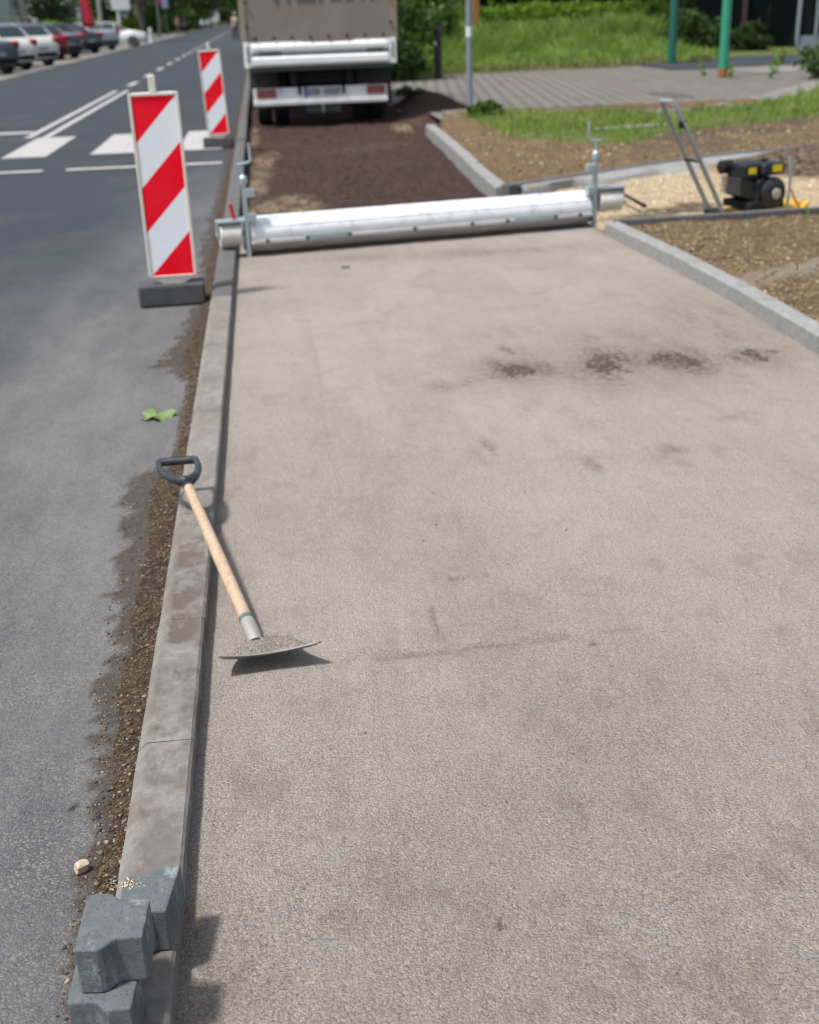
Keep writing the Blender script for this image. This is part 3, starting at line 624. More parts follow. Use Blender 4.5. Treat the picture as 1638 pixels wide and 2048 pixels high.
# block paving and its smooth edge course
PF = [(780, 168), (880, 156), (1000, 152), (1150, 146), (1340, 128), (1420, 140), (1480, 152), (1560, 158), (1700, 150)]
pfx = [U(*q, .05).x for q in PF]; pfy = [U(*q, .05).y for q in PF]
struct(field('block_paving', np.arange(1.2, 26, .4), np.arange(15.5, 34, .4), lambda X, Y: .036+X*0, M['herring'], keep=lambda X, Y: (X > np.interp(Y, [16, 19, 30], [2.75, 2.4, 1.8])) & (Y < 33)))
def course_keep(X, Y): return (X > 2.7) & (Y > v_far(X)-.15) & (Y < v_far(X)+1.0)
struct(field('paving_edge', np.arange(2.6, 20, .12), np.arange(15, 27, .12), lambda X, Y: .0445+X*0, M['farpave'], keep=course_keep))
struct(field('side_apron', np.arange(10, 30, 1.), np.arange(24.6, 29.5, .5), lambda X, Y: .0445+X*0, M['farpave']))
struct(field('asphalt_apron', np.arange(9, 30, 1.), np.arange(27.2, 36, .5), lambda X, Y: .055+X*0, M['asphalt']))
def m_far_edge(x): return np.interp(x, [1.5, 3.5, 4.5, 10.1, 10.5, 11.5, 30], [29, 29, 29.6, 30.6, 30.0, 31.5, 34])
def mead_z(X, Y): return .05+.42*sstep(0, 8, Y-m_far_edge(X))+.06*(fbm(X, Y, 131)-.5)
struct(field('meadow', np.arange(1.5, 40, .5), np.arange(28.5, 60, .5), mead_z, M['verge'], keep=lambda X, Y: (Y > m_far_edge(X)-.3)))
N = 46000; gx = 2+RNG.random(N)*13; gy = 28.6+RNG.random(N)**1.3*9.5; k = (gy > m_far_edge(gx)) & (gx < 11.8); gx, gy = gx[k], gy[k]
dd = np.clip((gy-m_far_edge(gx))/4, 0, 1)
tag(struct(blades('meadow_grass', gx, gy, mead_z(gx, gy)-.03, (.20+.34*dd)*(.55+.8*RNG.random(len(gx)))*(.35+1.25*fbm(gx*1.1, gy*1.1, 133)), .008+.012*RNG.random(len(gx)), M['meadow'], .95), 'stuff'), 'tall bright unmown grass beyond the block paving', 'grass').name = 'tall_grass'
N = 5500; gx = 4.8+RNG.random(N)*6.7; gy = 34+RNG.random(N)*3.5; gx, gy = gx[gx < 11.5], gy[gx < 11.5]
tag(struct(blades('seeding_grass', gx, gy, mead_z(gx, gy), .28+.2*RNG.random(len(gx)), .008+.01*RNG.random(len(gx)), M['seed'], .5), 'stuff'), 'brownish seeding tops along the back of the tall grass', 'grass')
N = 2500; gx = 2.2+RNG.random(N)*9; gy = m_far_edge(gx)+.5*(RNG.random(N)-.6)
tag(struct(blades('dry_weeds', gx, gy, gx*0+.04, .06+.14*RNG.random(N), .008+.008*RNG.random(N), M['seed'], .8), 'stuff'), 'dried yellowed weeds where the paving meets the tall grass', 'weeds')

# ------------------------------------------------------------------ kerbs
def kerb_stone(x0, x1, y0, y1, top, mat, chamf=.02, depth=.2, side=-1, jig=0.):
    c = chamf; g = .0013 if side < 0 else .003
    prof = [(x0, top-depth), (x0, top-c*.9), (x0+c, top), (x1-.006, top), (x1, top-.006), (x1, top-depth)] if side < 0 else \
           [(x0, top-depth), (x0, top-.008), (x0+.008, top), (x1-.008, top), (x1, top-.008), (x1, top-depth)]
    mb = MB(); n = len(prof); yl = (y1-y0)/2-g; m = 10
    vs = []; fs = []
    for k in range(m+1):
        yy = -yl+2*yl*k/m
        for (a, b) in prof: vs.append((a-(x0+x1)/2+.0015*(random.random()-.5), yy, b+.0012*(random.random()-.5)))
    for k in range(m):
        for i in range(n-1): fs.append((k*n+i, k*n+i+1, (k+1)*n+i+1, (k+1)*n+i))
    fs += [tuple(range(n)), tuple(m*n+i for i in range(n-1, -1, -1))]
    mb.add(vs, fs); o = mb.build('kerb_stone', mat)
    o.location = ((x0+x1)/2+jig, (y0+y1)/2, 0); return o
J = [.15, .95, 1.55, 2.142, 2.69, 3.375, 4.39, 5.404, 6.42, 7.43]
KL = {0: 'concrete kerb stone at the bottom edge under the lower paver', 1: 'concrete kerb stone carrying the small stack of grey pavers', 2: 'dusty pale kerb stone just beyond the stacked pavers', 3: 'short kerb stone with brown damp stains beside the shovel blade',
      4: 'brown stained kerb stone under the wooden shovel handle', 5: 'clean grey kerb stone behind the black shovel grip', 6: 'grey kerb stone level with the fallen green leaf', 7: 'pale kerb stone between the rubber foot and the path', 8: 'brownish kerb stone just in front of the left drum of the screed'}
for i, (a, b) in enumerate(zip(J, J[1:])):
    o = kerb_stone(KX0, KX1, a, b, KTOP, M['kerb'] if i < 8 else M['kerbold'], jig=.0015*(random.random()-.5)); tag(o, KL[i], 'kerb stone', 'kerb stones along the road edge')
proto = kerb_stone(KX0, KX1, 7.43, 8.43, KTOP, M['kerbold']); tag(proto, 'dark kerb stone in the row beyond the screed, between road and dark aggregate', 'kerb stone', 'kerb stones along the road edge')
for k in range(1, 46):
    o = proto.copy(); COL.objects.link(o); o.location.y += 1.005*k; o.location.x += .004*(random.random()-.5)
    if k > 9: o['label'] = 'distant dark kerb stone in the row running beside the truck'
# edging on the right, bending at its far end
ry_ = [.8, 1.8, 2.8, 3.8, 4.8, 5.8, 6.75, 7.92]
for a, b in zip(ry_, ry_[1:]):
    xa, xb = float(rk(a)), float(rk(b)); L = math.hypot(xb-xa, b-a)
    o = kerb_stone(-.05, .05, -L/2, L/2, .082, M['kerbnew'], side=1); o.name = 'edging_stone'
    o.location = ((xa+xb)/2+.05, (a+b)/2, 0); o.rotation_euler.z = -math.atan2(xb-xa, b-a)
    lb = {4.8: 'grey edging stone along the right path edge, nearest one in view', 5.8: 'middle grey edging stone on the right path edge', 6.75: 'grey edging stone ending under the right drum of the screed'}.get(a, 'grey edging stone on the right path edge')
    tag(o, lb, 'edging stone', 'edging stones right of the path')
def run(pts, w, top, mat, name, label, group, depth=.2):
    for k, (a, b) in enumerate(zip(pts, pts[1:])):
        L = math.hypot(b[0]-a[0], b[1]-a[1]); o = kerb_stone(-w/2, w/2, -L/2, L/2, 0, mat, side=1, depth=depth); o.name = name
        o.location = ((a[0]+b[0])/2, (a[1]+b[1])/2, top+.004*(random.random()-.5)); o.rotation_euler.z = -math.atan2(b[0]-a[0], b[1]-a[1])
        tag(o, label[k] if isinstance(label, list) else label, 'edging stone', group)
run([(2.29, 8.0), (3.2, 8.03), (4.2, 8.08), (5.2, 8.12), (6.2, 8.16)], .055, .085, M['kerbold'], 'edging_stone',
    ['thin edging stone between the right drum and the compactor handle', 'thin edging stone in front of the plate compactor', 'thin edging stone right of the plate compactor with a weed', 'thin edging stone at the right end of the gravel'], 'thin edging stones before the gravel')
run([(2.13, 16.1), (2.1, 15.1), (2.06, 13.9), (2.0, 12.3), (1.94, 11.1), (1.91, 9.98)], .12, .060, M['haunch'], 'edging_stone',
    ['farthest light grey edging stone beside the dark aggregate', 'light grey edging stone next to the farthest beside the aggregate', 'middle light grey edging stone beside the dark aggregate', 'light grey edging stone one before the corner by the aggregate', 'light grey edging stone that forms the corner by the aggregate'], 'light edging stones beside the aggregate')
run(list(zip(FKX, FKY)), .09, .09, M['kerbold'], 'edging_stone',
    ['dark grey edging stone starting at the corner behind the screed', 'dark grey edging stone behind the right crank post', 'grey edging stone curving behind the compactor handle', 'dark edging stone behind the plate compactor', 'dark edging stone right of and behind the compactor', 'dark edging stone at the far right end of the curve'], 'curved edging stones beyond the gravel')
# concrete haunch poured along the curved edging
hp = MB(); hx = np.linspace(2.05, 8, 60)
vs = []; fs = []
for i, x in enumerate(hx):
    yy = float(np.interp(x, FKX, FKY))-.045; w = .20+.10*math.sin(x*2.1)+.05*math.sin(x*7); s = 1-float(sstep(5.2, 7.5, x))
    for (a, b) in ((0, .078), (.05, .070), (w*.7, .045), (w, .02-.06), (w, -.1), (0, -.1)): vs.append((x+.1*a, yy-a*s-.002, b))
n = 6
for i in range(len(hx)-1):
    for k in range(n): fs.append((i*n+k, i*n+(k+1) % n, (i+1)*n+(k+1) % n, (i+1)*n+k))
fs += [tuple(range(n)), tuple((len(hx)-1)*n+k for k in range(n-1, -1, -1))]
hp.add(vs, fs); tag(hp.build('concrete_haunch', M['haunch'], smooth=True), 'light grey strip of bedding concrete along the curved edging', 'concrete strip')
# heap of spare concrete behind the screed
hc = U(985, 398, .05)
hpz = field('concrete_heap', np.arange(-.95, .9, .03), np.arange(-.5, .6, .03), lambda X, Y: .20*np.exp(-((X/.5)**2+(Y/.28)**2)*1.3)*(.7+.6*fbm(X*5, Y*5, 141))+.02*(fbm(X*20, Y*20, 143)-.5)-.10, M['heap'])
hpz.location = (1.45, 8.82, 0); hpz.rotation_euler.z = .2
tag(hpz, 'low heap of fresh grey concrete right behind the screed', 'concrete heap')

# ------------------------------------------------------------------ pavers
def pix(pts, z): return [U(100+a/4.3105, 1680+b/4.3105, z) for a, b in pts]
def paver(pts, z0, z1, label):
    P = pix(pts, z1); c = sum(P, Vector())/len(P)
    mb = MB(); mb.prism([(p.x-c.x, p.y-c.y) for p in P], 0, z1-z0); o = mb.build('paver', M['paver'], bevel=.0034, seg=2)
    o.location = (c.x, c.y, z0)
    return tag(o, label, 'paver', 'grey zigzag pavers on the kerb')
zk = KTOP+.001
paver([(202, 952), (318, 468), (505, 452), (540, 462), (590, 500), (862, 505), (797, 832), (572, 848), (535, 866), (440, 930), (395, 945)], zk+.0805, zk+.161, 'grey zigzag paver lying on top of the small stack')
paver([(640, 308), (795, 300), (835, 285), (890, 245), (935, 228), (1126, 208), (1000, 610), (885, 616), (850, 628), (800, 665), (760, 680), (560, 690)], zk, zk+.080, 'grey zigzag paver behind the stack with sandy crumbs on top')
paver([(140, 1408), (222, 1060), (470, 1045), (520, 1062), (560, 1105), (776, 1095), (700, 1452), (500, 1468), (462, 1462), (405, 1410), (370, 1402)], zk, zk+.080, 'grey zigzag paver under the upper one, cut by the bottom edge')
P = pix([(700, 380)], zk+.08)[0]; n = 90
q = np.stack([P.x+RNG.normal(0, .014, n), P.y+RNG.normal(0, .007, n), np.full(n, zk+.081)], -1)
tag(struct(rocks('sand_crumbs', q, .0008+.0016*RNG.random(n)**2, M['gravelstone']), 'stuff'), 'little pile of sandy crumbs on the rear paver', 'crumbs').name = 'paver_crumbs'
# pale stone beside the gutter
P = U(163, 1735, -.01)
import bmesh
bm = bmesh.new(); bmesh.ops.create_icosphere(bm, subdivisions=2, radius=1)
for v in bm.verts:
    d = v.co.copy(); v.co = Vector((max(-.72, min(.78, d.x)), max(-.6, min(.7, d.y)), max(-.66, min(.62, d.z+.15*d.x))))*(.95+.12*random.random())
me = bpy.data.meshes.new('stone'); bm.to_mesh(me); bm.free()
o = link('stone', me, M['limestone']); o.scale = (.0155, .0145, .015); o.rotation_euler = (.25, .2, .6); o.location = (P.x, P.y, -.008)
tag(o, 'pale angular stone lying on the asphalt beside the gutter dirt', 'stone')
# fallen leaf
P = U(315, 828, -.01); out = []
for k in range(40):
    a = 2*PI*k/40; r = 1*(.72+.28*abs(math.cos(2.5*a)))*(1+.10*math.sin(11*a)); out.append((r*math.cos(a), r*math.sin(a)))
vs = [(0, 0, .1)]; fs = []
for ring in (.5, 1.):
    for k, (a, b) in enumerate(out): vs.append((a*ring, b*ring, .10+ring*(.22*math.sin(3*k/40*2*PI+.4)+.10*math.sin(7*k/40*2*PI))))
for k in range(40):
    j = (k+1) % 40; fs += [(0, 1+k, 1+j), (1+k, 41+k, 41+j, 1+j)]
mb = MB(); mb.add(vs, fs); o = empty('fallen_leaf', 'fresh green lobed leaf lying on the grey asphalt', 'leaf', (P.x, P.y, -.017), -.1)
lf = mb.build('blade', M['freshleaf'], o, smooth=True); lf.scale = (.068, .078, .05)
mb = MB(); mb.tube([(.05, 0, .004), (.09, .004, .006), (.115, .02, .004)], [.0022, .0018, .0015], 6); mb.build('stalk', M['freshleaf'], o, smooth=True)

# ------------------------------------------------------------------ shovel
sh = empty('shovel', 'D-handled shovel with wooden shaft lying from kerb onto the fresh concrete', 'shovel', U(505, 1268, 0))
O = Vector(sh.location)
S0 = U(503, 1262, .042); S1 = U(374, 968, .150); ax = (S1-S0).normalized()
mb = MB(); L = (S1-S0).length
mb.tube([S0-O+ax*(.02+L*t) for t in (0, .1, .25, .45, .65, .8, .9, .97)]+[S1-O], [.0160, .0168, .0170, .0168, .0160, .0155, .0158, .0152, .0146], 18)
mb.build('shaft', M['wood'], sh, smooth=True)
# D grip
gz = .160
gp = [U(*q, gz)-O for q in [(318, 925), (320, 940), (330, 950), (345, 957), (360, 961), (371, 963), (381, 960), (390, 953), (396, 943), (397, 931), (391, 919)]]
mb = MB(); mb.tube(gp, [v*.89 for v in (.0118, .0112, .0125, .0155, .0185, .0200, .0185, .0150, .0125, .0112, .0118)], 14)
mb.tube([gp[0], gp[0]*.97+gp[-1]*.03, (gp[0]+gp[-1])/2, gp[0]*.03+gp[-1]*.97, gp[-1]], [.0098, .0129, .0134, .0129, .0098], 16)
nk = S1-O
mb.tube([nk+ax*-.028, nk-ax*.005, nk+ax*.018, gp[5]+ax*.006], [.0162, .0172, .0168, .015], 16)
mb.build('grip', M['grip'], sh, smooth=True)
# blade: a shallow scoop whose cutting edge turns up towards the viewer, filled with concrete dust
hl, hr_ = U(474, 1287, .030), U(580, 1267, .034); tl, tr = U(434, 1312, .064), U(642, 1283, .066)
hc_, tc_ = U(512, 1270, .030), U(533, 1307, .050)
def quadc(a, b, c, t): return a*(t*(t-1)/2)+b*(1-t*t)+c*(t*(t+1)/2)      # t in -1..1
def bladept(t, s, fill=False):
    a = quadc(hl, hc_, hr_, t); b = quadc(tl, tc_, tr, t); p = a.lerp(b, s)
    if fill: return p+Vector((0, 0, -.002+.006*math.sin(PI*s)*(1-t*t)))
    z = a.z+(b.z-a.z)*s**3.2-.020*math.sin(PI*min(1, s*1.12))*(1-.6*t*t)
    return Vector((p.x, p.y, max(.004, z)))
def sheet(fn, nu, nv):
    vs = []; fs = []
    for j in range(nv):
        for i in range(nu): vs.append(fn(-1+2*i/(nu-1), j/(nv-1))-O)
    for j in range(nv-1):
        for i in range(nu-1): fs.append((j*nu+i, j*nu+i+1, (j+1)*nu+i+1, (j+1)*nu+i))
    return MB().add(vs, fs)
bl = sheet(bladept, 29, 21).build('blade', M['steeledge'], sh, smooth=True)
sd = bl.modifiers.new('Solidify', 'SOLIDIFY'); sd.thickness = .0036; sd.offset = 0
def dustpt(t, s):
    s2 = .02+.955*s; t2 = t*(.97-.02*s); p = bladept(t2, s2, True); q = bladept(t2, s2)
    k = min(1, 5*(1-abs(t)), 6*(1-s)+.25, 4*s+.2); n_ = float(fbm(p.x*70, p.y*70, 401))-.5
    return Vector((p.x, p.y, q.z+.0012+(max(p.z, q.z)-q.z)*k+.0018*n_*k))
ds = sheet(dustpt, 45, 25).build('dust', M['heap'], bl, smooth=True)
mb = MB(); mb.tube([S0-O+ax*.040, S0-O+ax*.046, S0-O+ax*.058], [.0190, .0186, .0180], 18); ln = mb.build('collar', M['bluepaint'], bl, smooth=True)
dn = (ax*-1+Vector((0, 0, -.35))).normalized()
mb = MB(); mb.tube([S0-O-ax*.02+dn*.02, S0-O-ax*.02, S0-O+ax*.01, S0-O+ax*.044], [.0185, .0190, .0192, .0186], 18); mb.build('socket', M['socket'], bl, smooth=True)
n = 320; T = RNG.random(n)*1.8-.9; S = RNG.random(n)*.93
q = [tuple(dustpt(t, s)-O+Vector((0, 0, .0006))) for t, s in zip(T, S)]
g = rocks('grains', q, .0008+.0022*RNG.random(n)**2, M['grit'], bl); g['kind'] = 'stuff'

# ------------------------------------------------------------------ warning boards
def fill_board(r, lean):
    R = Matrix.Rotation(lean, 3, 'Y'); O2 = Vector((.016, -.03, .098))
    def tf(mb): mb.v = [tuple(R @ Vector(v)+O2) for v in mb.v]; return mb
    w, h, z0 = .128, 1.0, .045
    mb = MB()
    out = [(-w, z0+.012), (-.02, .0), (.02, .0), (w, z0+.012), (w, h-.02), (w-.02, h), (-w+.02, h), (-w, h-.02)]
    mb.add([(x, -.012, z) for x, z in out]+[(x, .012, z) for x, z in out], [tuple(range(8)), tuple(range(15, 7, -1))]+[(i, (i+1) % 8, 8+(i+1) % 8, 8+i) for i in range(8)])
    iw = w-.016; a0, a1 = z0+.02, h-.018
    fr = tf(mb).build('panel', M['cream'], r, bevel=.004)
    mb = MB()                                              # raised rim
    for (x0, x1, za, zb) in ((-w+.001, -iw, a0-.006, a1+.016), (iw, w-.001, a0-.006, a1+.016), (-iw, iw, a1, a1+.016), (-iw, iw, a0-.008, a0)):
        mb.box(((x0+x1)/2, -.0145, (za+zb)/2), (x1-x0, .009, zb-za))
    tf(mb).build('rim', M['cream'], fr, bevel=.003)
    H = a1-a0; st = []
    def cut(lo, hi):                                       # polygon where lo <= v+.25u < hi  (u 0..1 left to right, v 0..1 downwards)
        poly = [(0, 0), (1, 0), (1, 1), (0, 1)]
        for sgn, lim in ((1, lo), (-1, hi)):
            o = []
            for i in range(len(poly)):
                p, q = poly[i], poly[(i+1) % len(poly)]; fp = sgn*(p[1]+.25*p[0]-lim); fq = sgn*(q[1]+.25*q[0]-lim)
                if fp >= 0: o.append(p)
                if fp*fq < 0: k = fp/(fp-fq); o.append((p[0]+(q[0]-p[0])*k, p[1]+(q[1]-p[1])*k))
            poly = o
        return poly
    for k in range(5):
        pl = cut(.25*k, .25*(k+1))
        if len(pl) > 2: st.append((pl, 0 if k % 2 == 0 else 1))
    mb = MB()
    for pl, m in st: mb.add([(-iw+2*iw*u, -.0135, a1-H*v) for u, v in pl], [tuple(range(len(pl)))], m)
    tf(mb).build('striped_sheet', [M['sheetred'], M['sheetwhite']], r)
    mb = MB(); mb.box((0, .0, h+.038), (.036, .036, .085)); mb.box((0, .03, .5), (.036, .030, 1.06)); tf(mb).build('post', M['cream'], r, bevel=.004)
for (p0, p1, pyb, lb, lean, yaw) in ((277, 414, 614, 'large red and white striped warning board on the road near the shovel', -.004, .05), (409, 467, 297, 'smaller looking red and white striped board farther back by the crossing', -.035, -.04)):
    a, b = U(p0, pyb, -.02), U(p1, pyb, -.02); c = (a+b)/2
    r = empty('warning_board', lb, 'warning board', (c.x, c.y+.085, -.0175), yaw, 'striped warning boards')
    mb = MB(); mb.prism([(-.178, -.085), (.178, -.085), (.178, .085), (-.178, .085)], 0, .118); mb.build('foot', M['rubber_base'], r, bevel=.014, seg=3)
    fill_board(r, lean)

# ------------------------------------------------------------------ vibrating screed
A = U(500, 515, 0); B = U(1190, 455, 0); d = B-A; SL = d.length; syaw = math.atan2(d.y, d.x)
sc = empty('screed', 'long silver roller screed lying across the path with drums on both kerbs', 'screed', (A.x, A.y, 0), syaw)
def prof():
    c = (.115, .128); R = .112; p = []
    for k in range(15):                                     # upper shell, from front seam over the top to the back
        a = math.radians(196-k*(196+25)/14); p.append((c[0]+R*math.cos(a), c[1]+R*math.sin(a)*.98))
    p += [(.21, .05), (.18, .015), (.13, .004), (.075, .020), (.045, .055), (.035, .083), (-.004, .084)]
    return p
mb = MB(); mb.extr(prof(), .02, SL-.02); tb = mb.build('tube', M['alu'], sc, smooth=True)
for k in range(6):
    a = math.radians(150-k*20); y, z = .115+.1125*math.cos(a), .128+.1125*math.sin(a)*.98
    mb = MB(); mb.tube([(.03, y, z), (SL-.03, y, z)], .0028, 6); mb.build('rib', M['alu'], tb, smooth=True)
mb = MB(); mb.box((SL/2, -.004, .093), (SL-.06, .012, .024)); mb.build('front_lip', M['alu'], sc, bevel=.003)
for xx in (.42, SL-.55):
    mb = MB(); mb.box((xx+.1, -.007, .104), (.30, .014, .028)); mb.build('joint_plate', M['zinc'], sc, bevel=.003)
for xx in (.12, .38, .66, SL*.5-.1, SL*.5+.3, SL-.65, SL-.3, SL-.12):
    mb = MB(); mb.lathe([(.002, -.012), (.012, -.010), (.012, .006), (.004, .008)], 10, Matrix.Translation((xx, -.014, .098)) @ Matrix.Rotation(PI/2, 4, 'Z')); mb.build('bolt', M['darkgreen'], sc)
for xx in (.38, SL-.38):
    mb = MB(); mb.box((xx, .115, .128+.1128), (.006, .10, .003)); mb.build('seam', M['zinc'], tb)
for sx, x0 in ((-1, 0.), (1, SL)):
    mb = MB(); mb.box((x0, .02, .235), (.024, .038, .48)); mb.box((x0+sx*-.0, .10, .13), (.022, .19, .20)); pl = mb.build('end_post', M['zinc'], sc, bevel=.003)
    for z in (.40, .25):
        mb = MB(); mb.box((x0+(.035 if sx < 0 else -.035), .02, z), (.055, .06, .05)); mb.build('bracket', M['zinc'], pl, bevel=.004)
    mb = MB(); mb.lathe([(.006, -.02), (.026, -.018), (.026, .02), (.012, .035)], 14, Matrix.Translation((x0, .02, .475)) @ Matrix.Rotation(-PI/2, 4, 'Y')); mb.build('post_cap', M['zinc'], pl, smooth=True)
    hx_ = .045 if sx < 0 else -.045
    mb = MB(); mb.tube([(x0, .02, .475), (x0, .02, .57), (x0-hx_*.4, .02, .575)], .008, 8); mb.tube([(x0-hx_*.7, .02, .572), (x0+hx_, .02, .585), (x0+hx_*1.25, .02, .60), (x0+hx_*1.15, .02, .70)], .0085, 8)
    mb.build('crank', M['zinc'], pl, smooth=True)
    # end drum that rides on the kerb
    zc = .142 if sx < 0 else .168; dx0, dx1 = (x0-.040, x0-.172) if sx < 0 else (x0+.045, x0+.215)
    lo, hi = min(dx0, dx1), max(dx0, dx1); pr = [(.02, lo), (.070, lo), (.074, lo+.006)]
    for k in range(1, 6): xk = lo+(hi-lo)*k/6; pr += [(.074, xk-.006), (.067, xk-.003), (.067, xk+.003), (.074, xk+.006)]
    pr += [(.074, hi-.006), (.070, hi), (.02, hi)]
    mb = MB(); mb.lathe(pr, 28, Matrix.Translation((0, .07, zc))); mb.build('drum', M['drum'], sc, smooth=True)
    mb = MB(); mb.tube([(x0, .07, zc), (hi+.02 if sx > 0 else lo-.02, .07, zc)], .014, 10)
    mb.build('axle', M['zinc'], sc, smooth=True)
    mb = MB(); mb.box(((x0+(hi if sx > 0 else lo))/2, .06, zc+.088), (abs((hi if sx > 0 else lo)-x0)+.02, .11, .012)); mb.box(((hi+.012) if sx > 0 else (lo-.012), .07, zc+.04), (.008, .08, .105))
    mb.build('drum_guard', M['zinc'], sc, bevel=.002)
mb = MB(); mb.tube([(-.07, .05, .23), (-.075, .05, .25), (-.09, .05, .335)], [.008, .013, .012], 10); mb.build('lever_grip', M['redplastic'], sc, smooth=True)
mb = MB(); mb.tube([(-.01, .05, .235), (-.07, .05, .235)], .008, 8); mb.build('lever', M['zinc'], sc)

# ------------------------------------------------------------------ plate compactor
c0 = V(1500, 415, 8.55)
cp = empty('plate_compactor', 'yellow plate compactor with black engine and tall grey handle on the gravel', 'compactor', (c0.x+.03, 8.60, -.055), .30)
cp.scale = (1.07, 1.07, 1.07)
def cx(px, py, y): p = V(px, py, y); return (p.x-c0.x-.03)/1.07/math.cos(.30), (p.z+.055)/1.07
mb = MB(); mb.extr([(-.20, .03), (.20, .03), (.20, .055), (-.20, .055)], -.10, .26)
bp = mb.build('base_plate', M['yellowpaint'], cp, bevel=.006)
mb = MB()
for yy in (-.20, .18): mb.add([(.26, yy, .03), (.33, yy, .10), (.33, yy+.02, .10), (.26, yy+.02, .03), (.26, yy, .055), (.16, yy, .20), (.16, yy+.02, .20), (.26, yy+.02, .055)], [(0, 1, 4), (3, 7, 2), (0, 4, 5), (3, 6, 7), (1, 2, 7, 4), (4, 7, 6, 5), (0, 3, 2, 1), (0, 5, 6, 3)])
mb.box((.285, -.0, .06), (.10, .40, .02), Matrix.Rotation(-.7, 3, 'Y')); mb.build('nose', M['yellowpaint'], bp)
mb = MB(); mb.box((.01, 0, .10), (.28, .30, .05)); mb.build('deck', M['chassis'], cp, bevel=.008)
en = MB(); en.box((.03, 0, .19), (.20, .26, .16)); en.box((-.09, .0, .20), (.12, .20, .12), Matrix.Rotation(.35, 3, 'Y')); eng = en.build('engine', M['enginesheet'], cp, bevel=.02, seg=3)
fins = MB()
for k in range(7): fins.box((-.11, -.0, .155+k*.016), (.17, .21, .006), Matrix.Rotation(.35, 3, 'Y'))
fins.build('cooling_fins', M['enginemetal'], eng)
mb = MB(); mb.box((.055, -.02, .33), (.19, .25, .085)); tk = mb.build('fuel_tank', M['enginesheet'], cp, bevel=.028, seg=4)
mb = MB(); mb.box((.075, -.1465, .335), (.075, .003, .045)); mb.build('label', M['yellow'], tk)
mb = MB(); mb.lathe([(.005, 0), (.022, .004), (.022, .014), (.008, .018)], 14, Matrix.Translation((.06, -.02, .372)) @ Matrix.Rotation(-PI/2, 4, 'Y')); mb.build('filler_cap', M['chassis'], tk, smooth=True)
mb = MB(); mb.box((-.11, -.02, .325), (.125, .20, .105)); ac = mb.build('air_filter', M['enginesheet'], cp, bevel=.022, seg=3)
mb = MB(); mb.box((-.11, -.1215, .328), (.06, .003, .040)); mb.build('label', M['yellow'], ac)
mb = MB(); mb.lathe([(.03, 0), (.045, .01), (.045, .09), (.03, .10)], 16, Matrix.Translation((-.24, .06, .345))); mb.build('silencer', M['chassis'], cp, smooth=True)
mb = MB(); Rm = Matrix.Translation((.055, -.13, .175)) @ Matrix.Rotation(-PI/2, 4, 'Z')
mb.lathe([(.03, -.01), (.096, -.01), (.100, .02), (.088, .035), (.05, .045)], 28, Rm); rc = mb.build('recoil_housing', M['enginesheet'], cp, smooth=True)
mb = MB(); mb.lathe([(.005, .04), (.034, .04), (.036, .052), (.02, .058), (.004, .058)], 20, Rm); mb.build('recoil_cap', M['recoil'], rc, smooth=True)
for k in range(12):
    a = 2*PI*k/12; mb = MB(); mb.box(tuple(Rm @ Vector((.037, .072*math.cos(a), .072*math.sin(a)))), (.012, .006, .012)); mb.build('vent_slot', M['enginemetal'], rc)
mb = MB(); mb.tube([(.17, -.16, .06), (.178, -.16, .30), (.168, -.155, .37), (.155, -.14, .41)], .010, 10); mb.build('guard_frame', M['handlesteel'], cp, smooth=True)
tx, tz = cx(1312, 198, 8.62); bx0, bz0 = cx(1422, 418, 8.62)
hb = MB(); pts = [(bx0, -.075, .06), (bx0+(tx-bx0)*.55, -.075, .06+(tz-.06)*.55), (tx+.03, -.075, tz-.05), (tx, -.06, tz), (tx+.0, .06, tz), (tx+.03, .075, tz-.05), (bx0+(tx-bx0)*.55, .075, .06+(tz-.06)*.55), (bx0, .075, .06)]
hb.tube(pts, .0155, 12); hd = hb.build('handle', M['handlesteel'], cp, smooth=True)
mb = MB(); q = Vector(pts[1]); mb.tube([(q.x+.02, -.085, q.z-.05), (q.x+.02, .085, q.z-.05)], .009, 8); mb.build('cross_bar', M['chassis'], hd)
mb = MB(); mb.box((tx+.075, -.07, tz-.14), (.035, .035, .05)); mb.build('clamp', M['chassis'], hd)
mb = MB(); mb.box((bx0+.02, 0, .05), (.10, .20, .05)); mb.build('handle_mount', M['chassis'], cp, bevel=.006)
# bar lying on the gravel
a, b = U(1238, 384, .04), U(1290, 412, .02)
mb = MB(); mb.tube([a, a.lerp(b, .5), b], [.012, .012, .016], 8); mb.box(tuple(a), (.05, .05, .06)); tag(mb.build('steel_bar', M['chassis'], bevel=.002), 'dark steel bar lying on the pale gravel behind the right drum', 'steel bar')
# grey batten in the verge
a, b = U(1190, 250, .15), U(1332, 241, .15); m_ = (a+b)/2; Lb = (b-a).length
mb = MB(); mb.box((0, 0, 0), (Lb, .08, .05)); o = mb.build('batten', M['batten'], bevel=.006); o.location = (m_.x, m_.y, .09); o.rotation_euler.z = math.atan2(b.y-a.y, b.x-a.x)
tag(o, 'pale grey timber batten half hidden in the verge grass', 'batten')
# dark damp patch, a thin slab added on the block paving
P = U(1343, 188, .05); mb = MB(); pts = [(.25*math.cos(2*PI*k/22)*(1+.12*math.sin(5*k)), .75*math.sin(2*PI*k/22)*(1+.10*math.cos(7*k))) for k in range(22)]
mb.prism(pts, 0, .006); o = mb.build('damp_patch', M['damppatch']); o.location = (P.x, P.y, .037); struct(o)

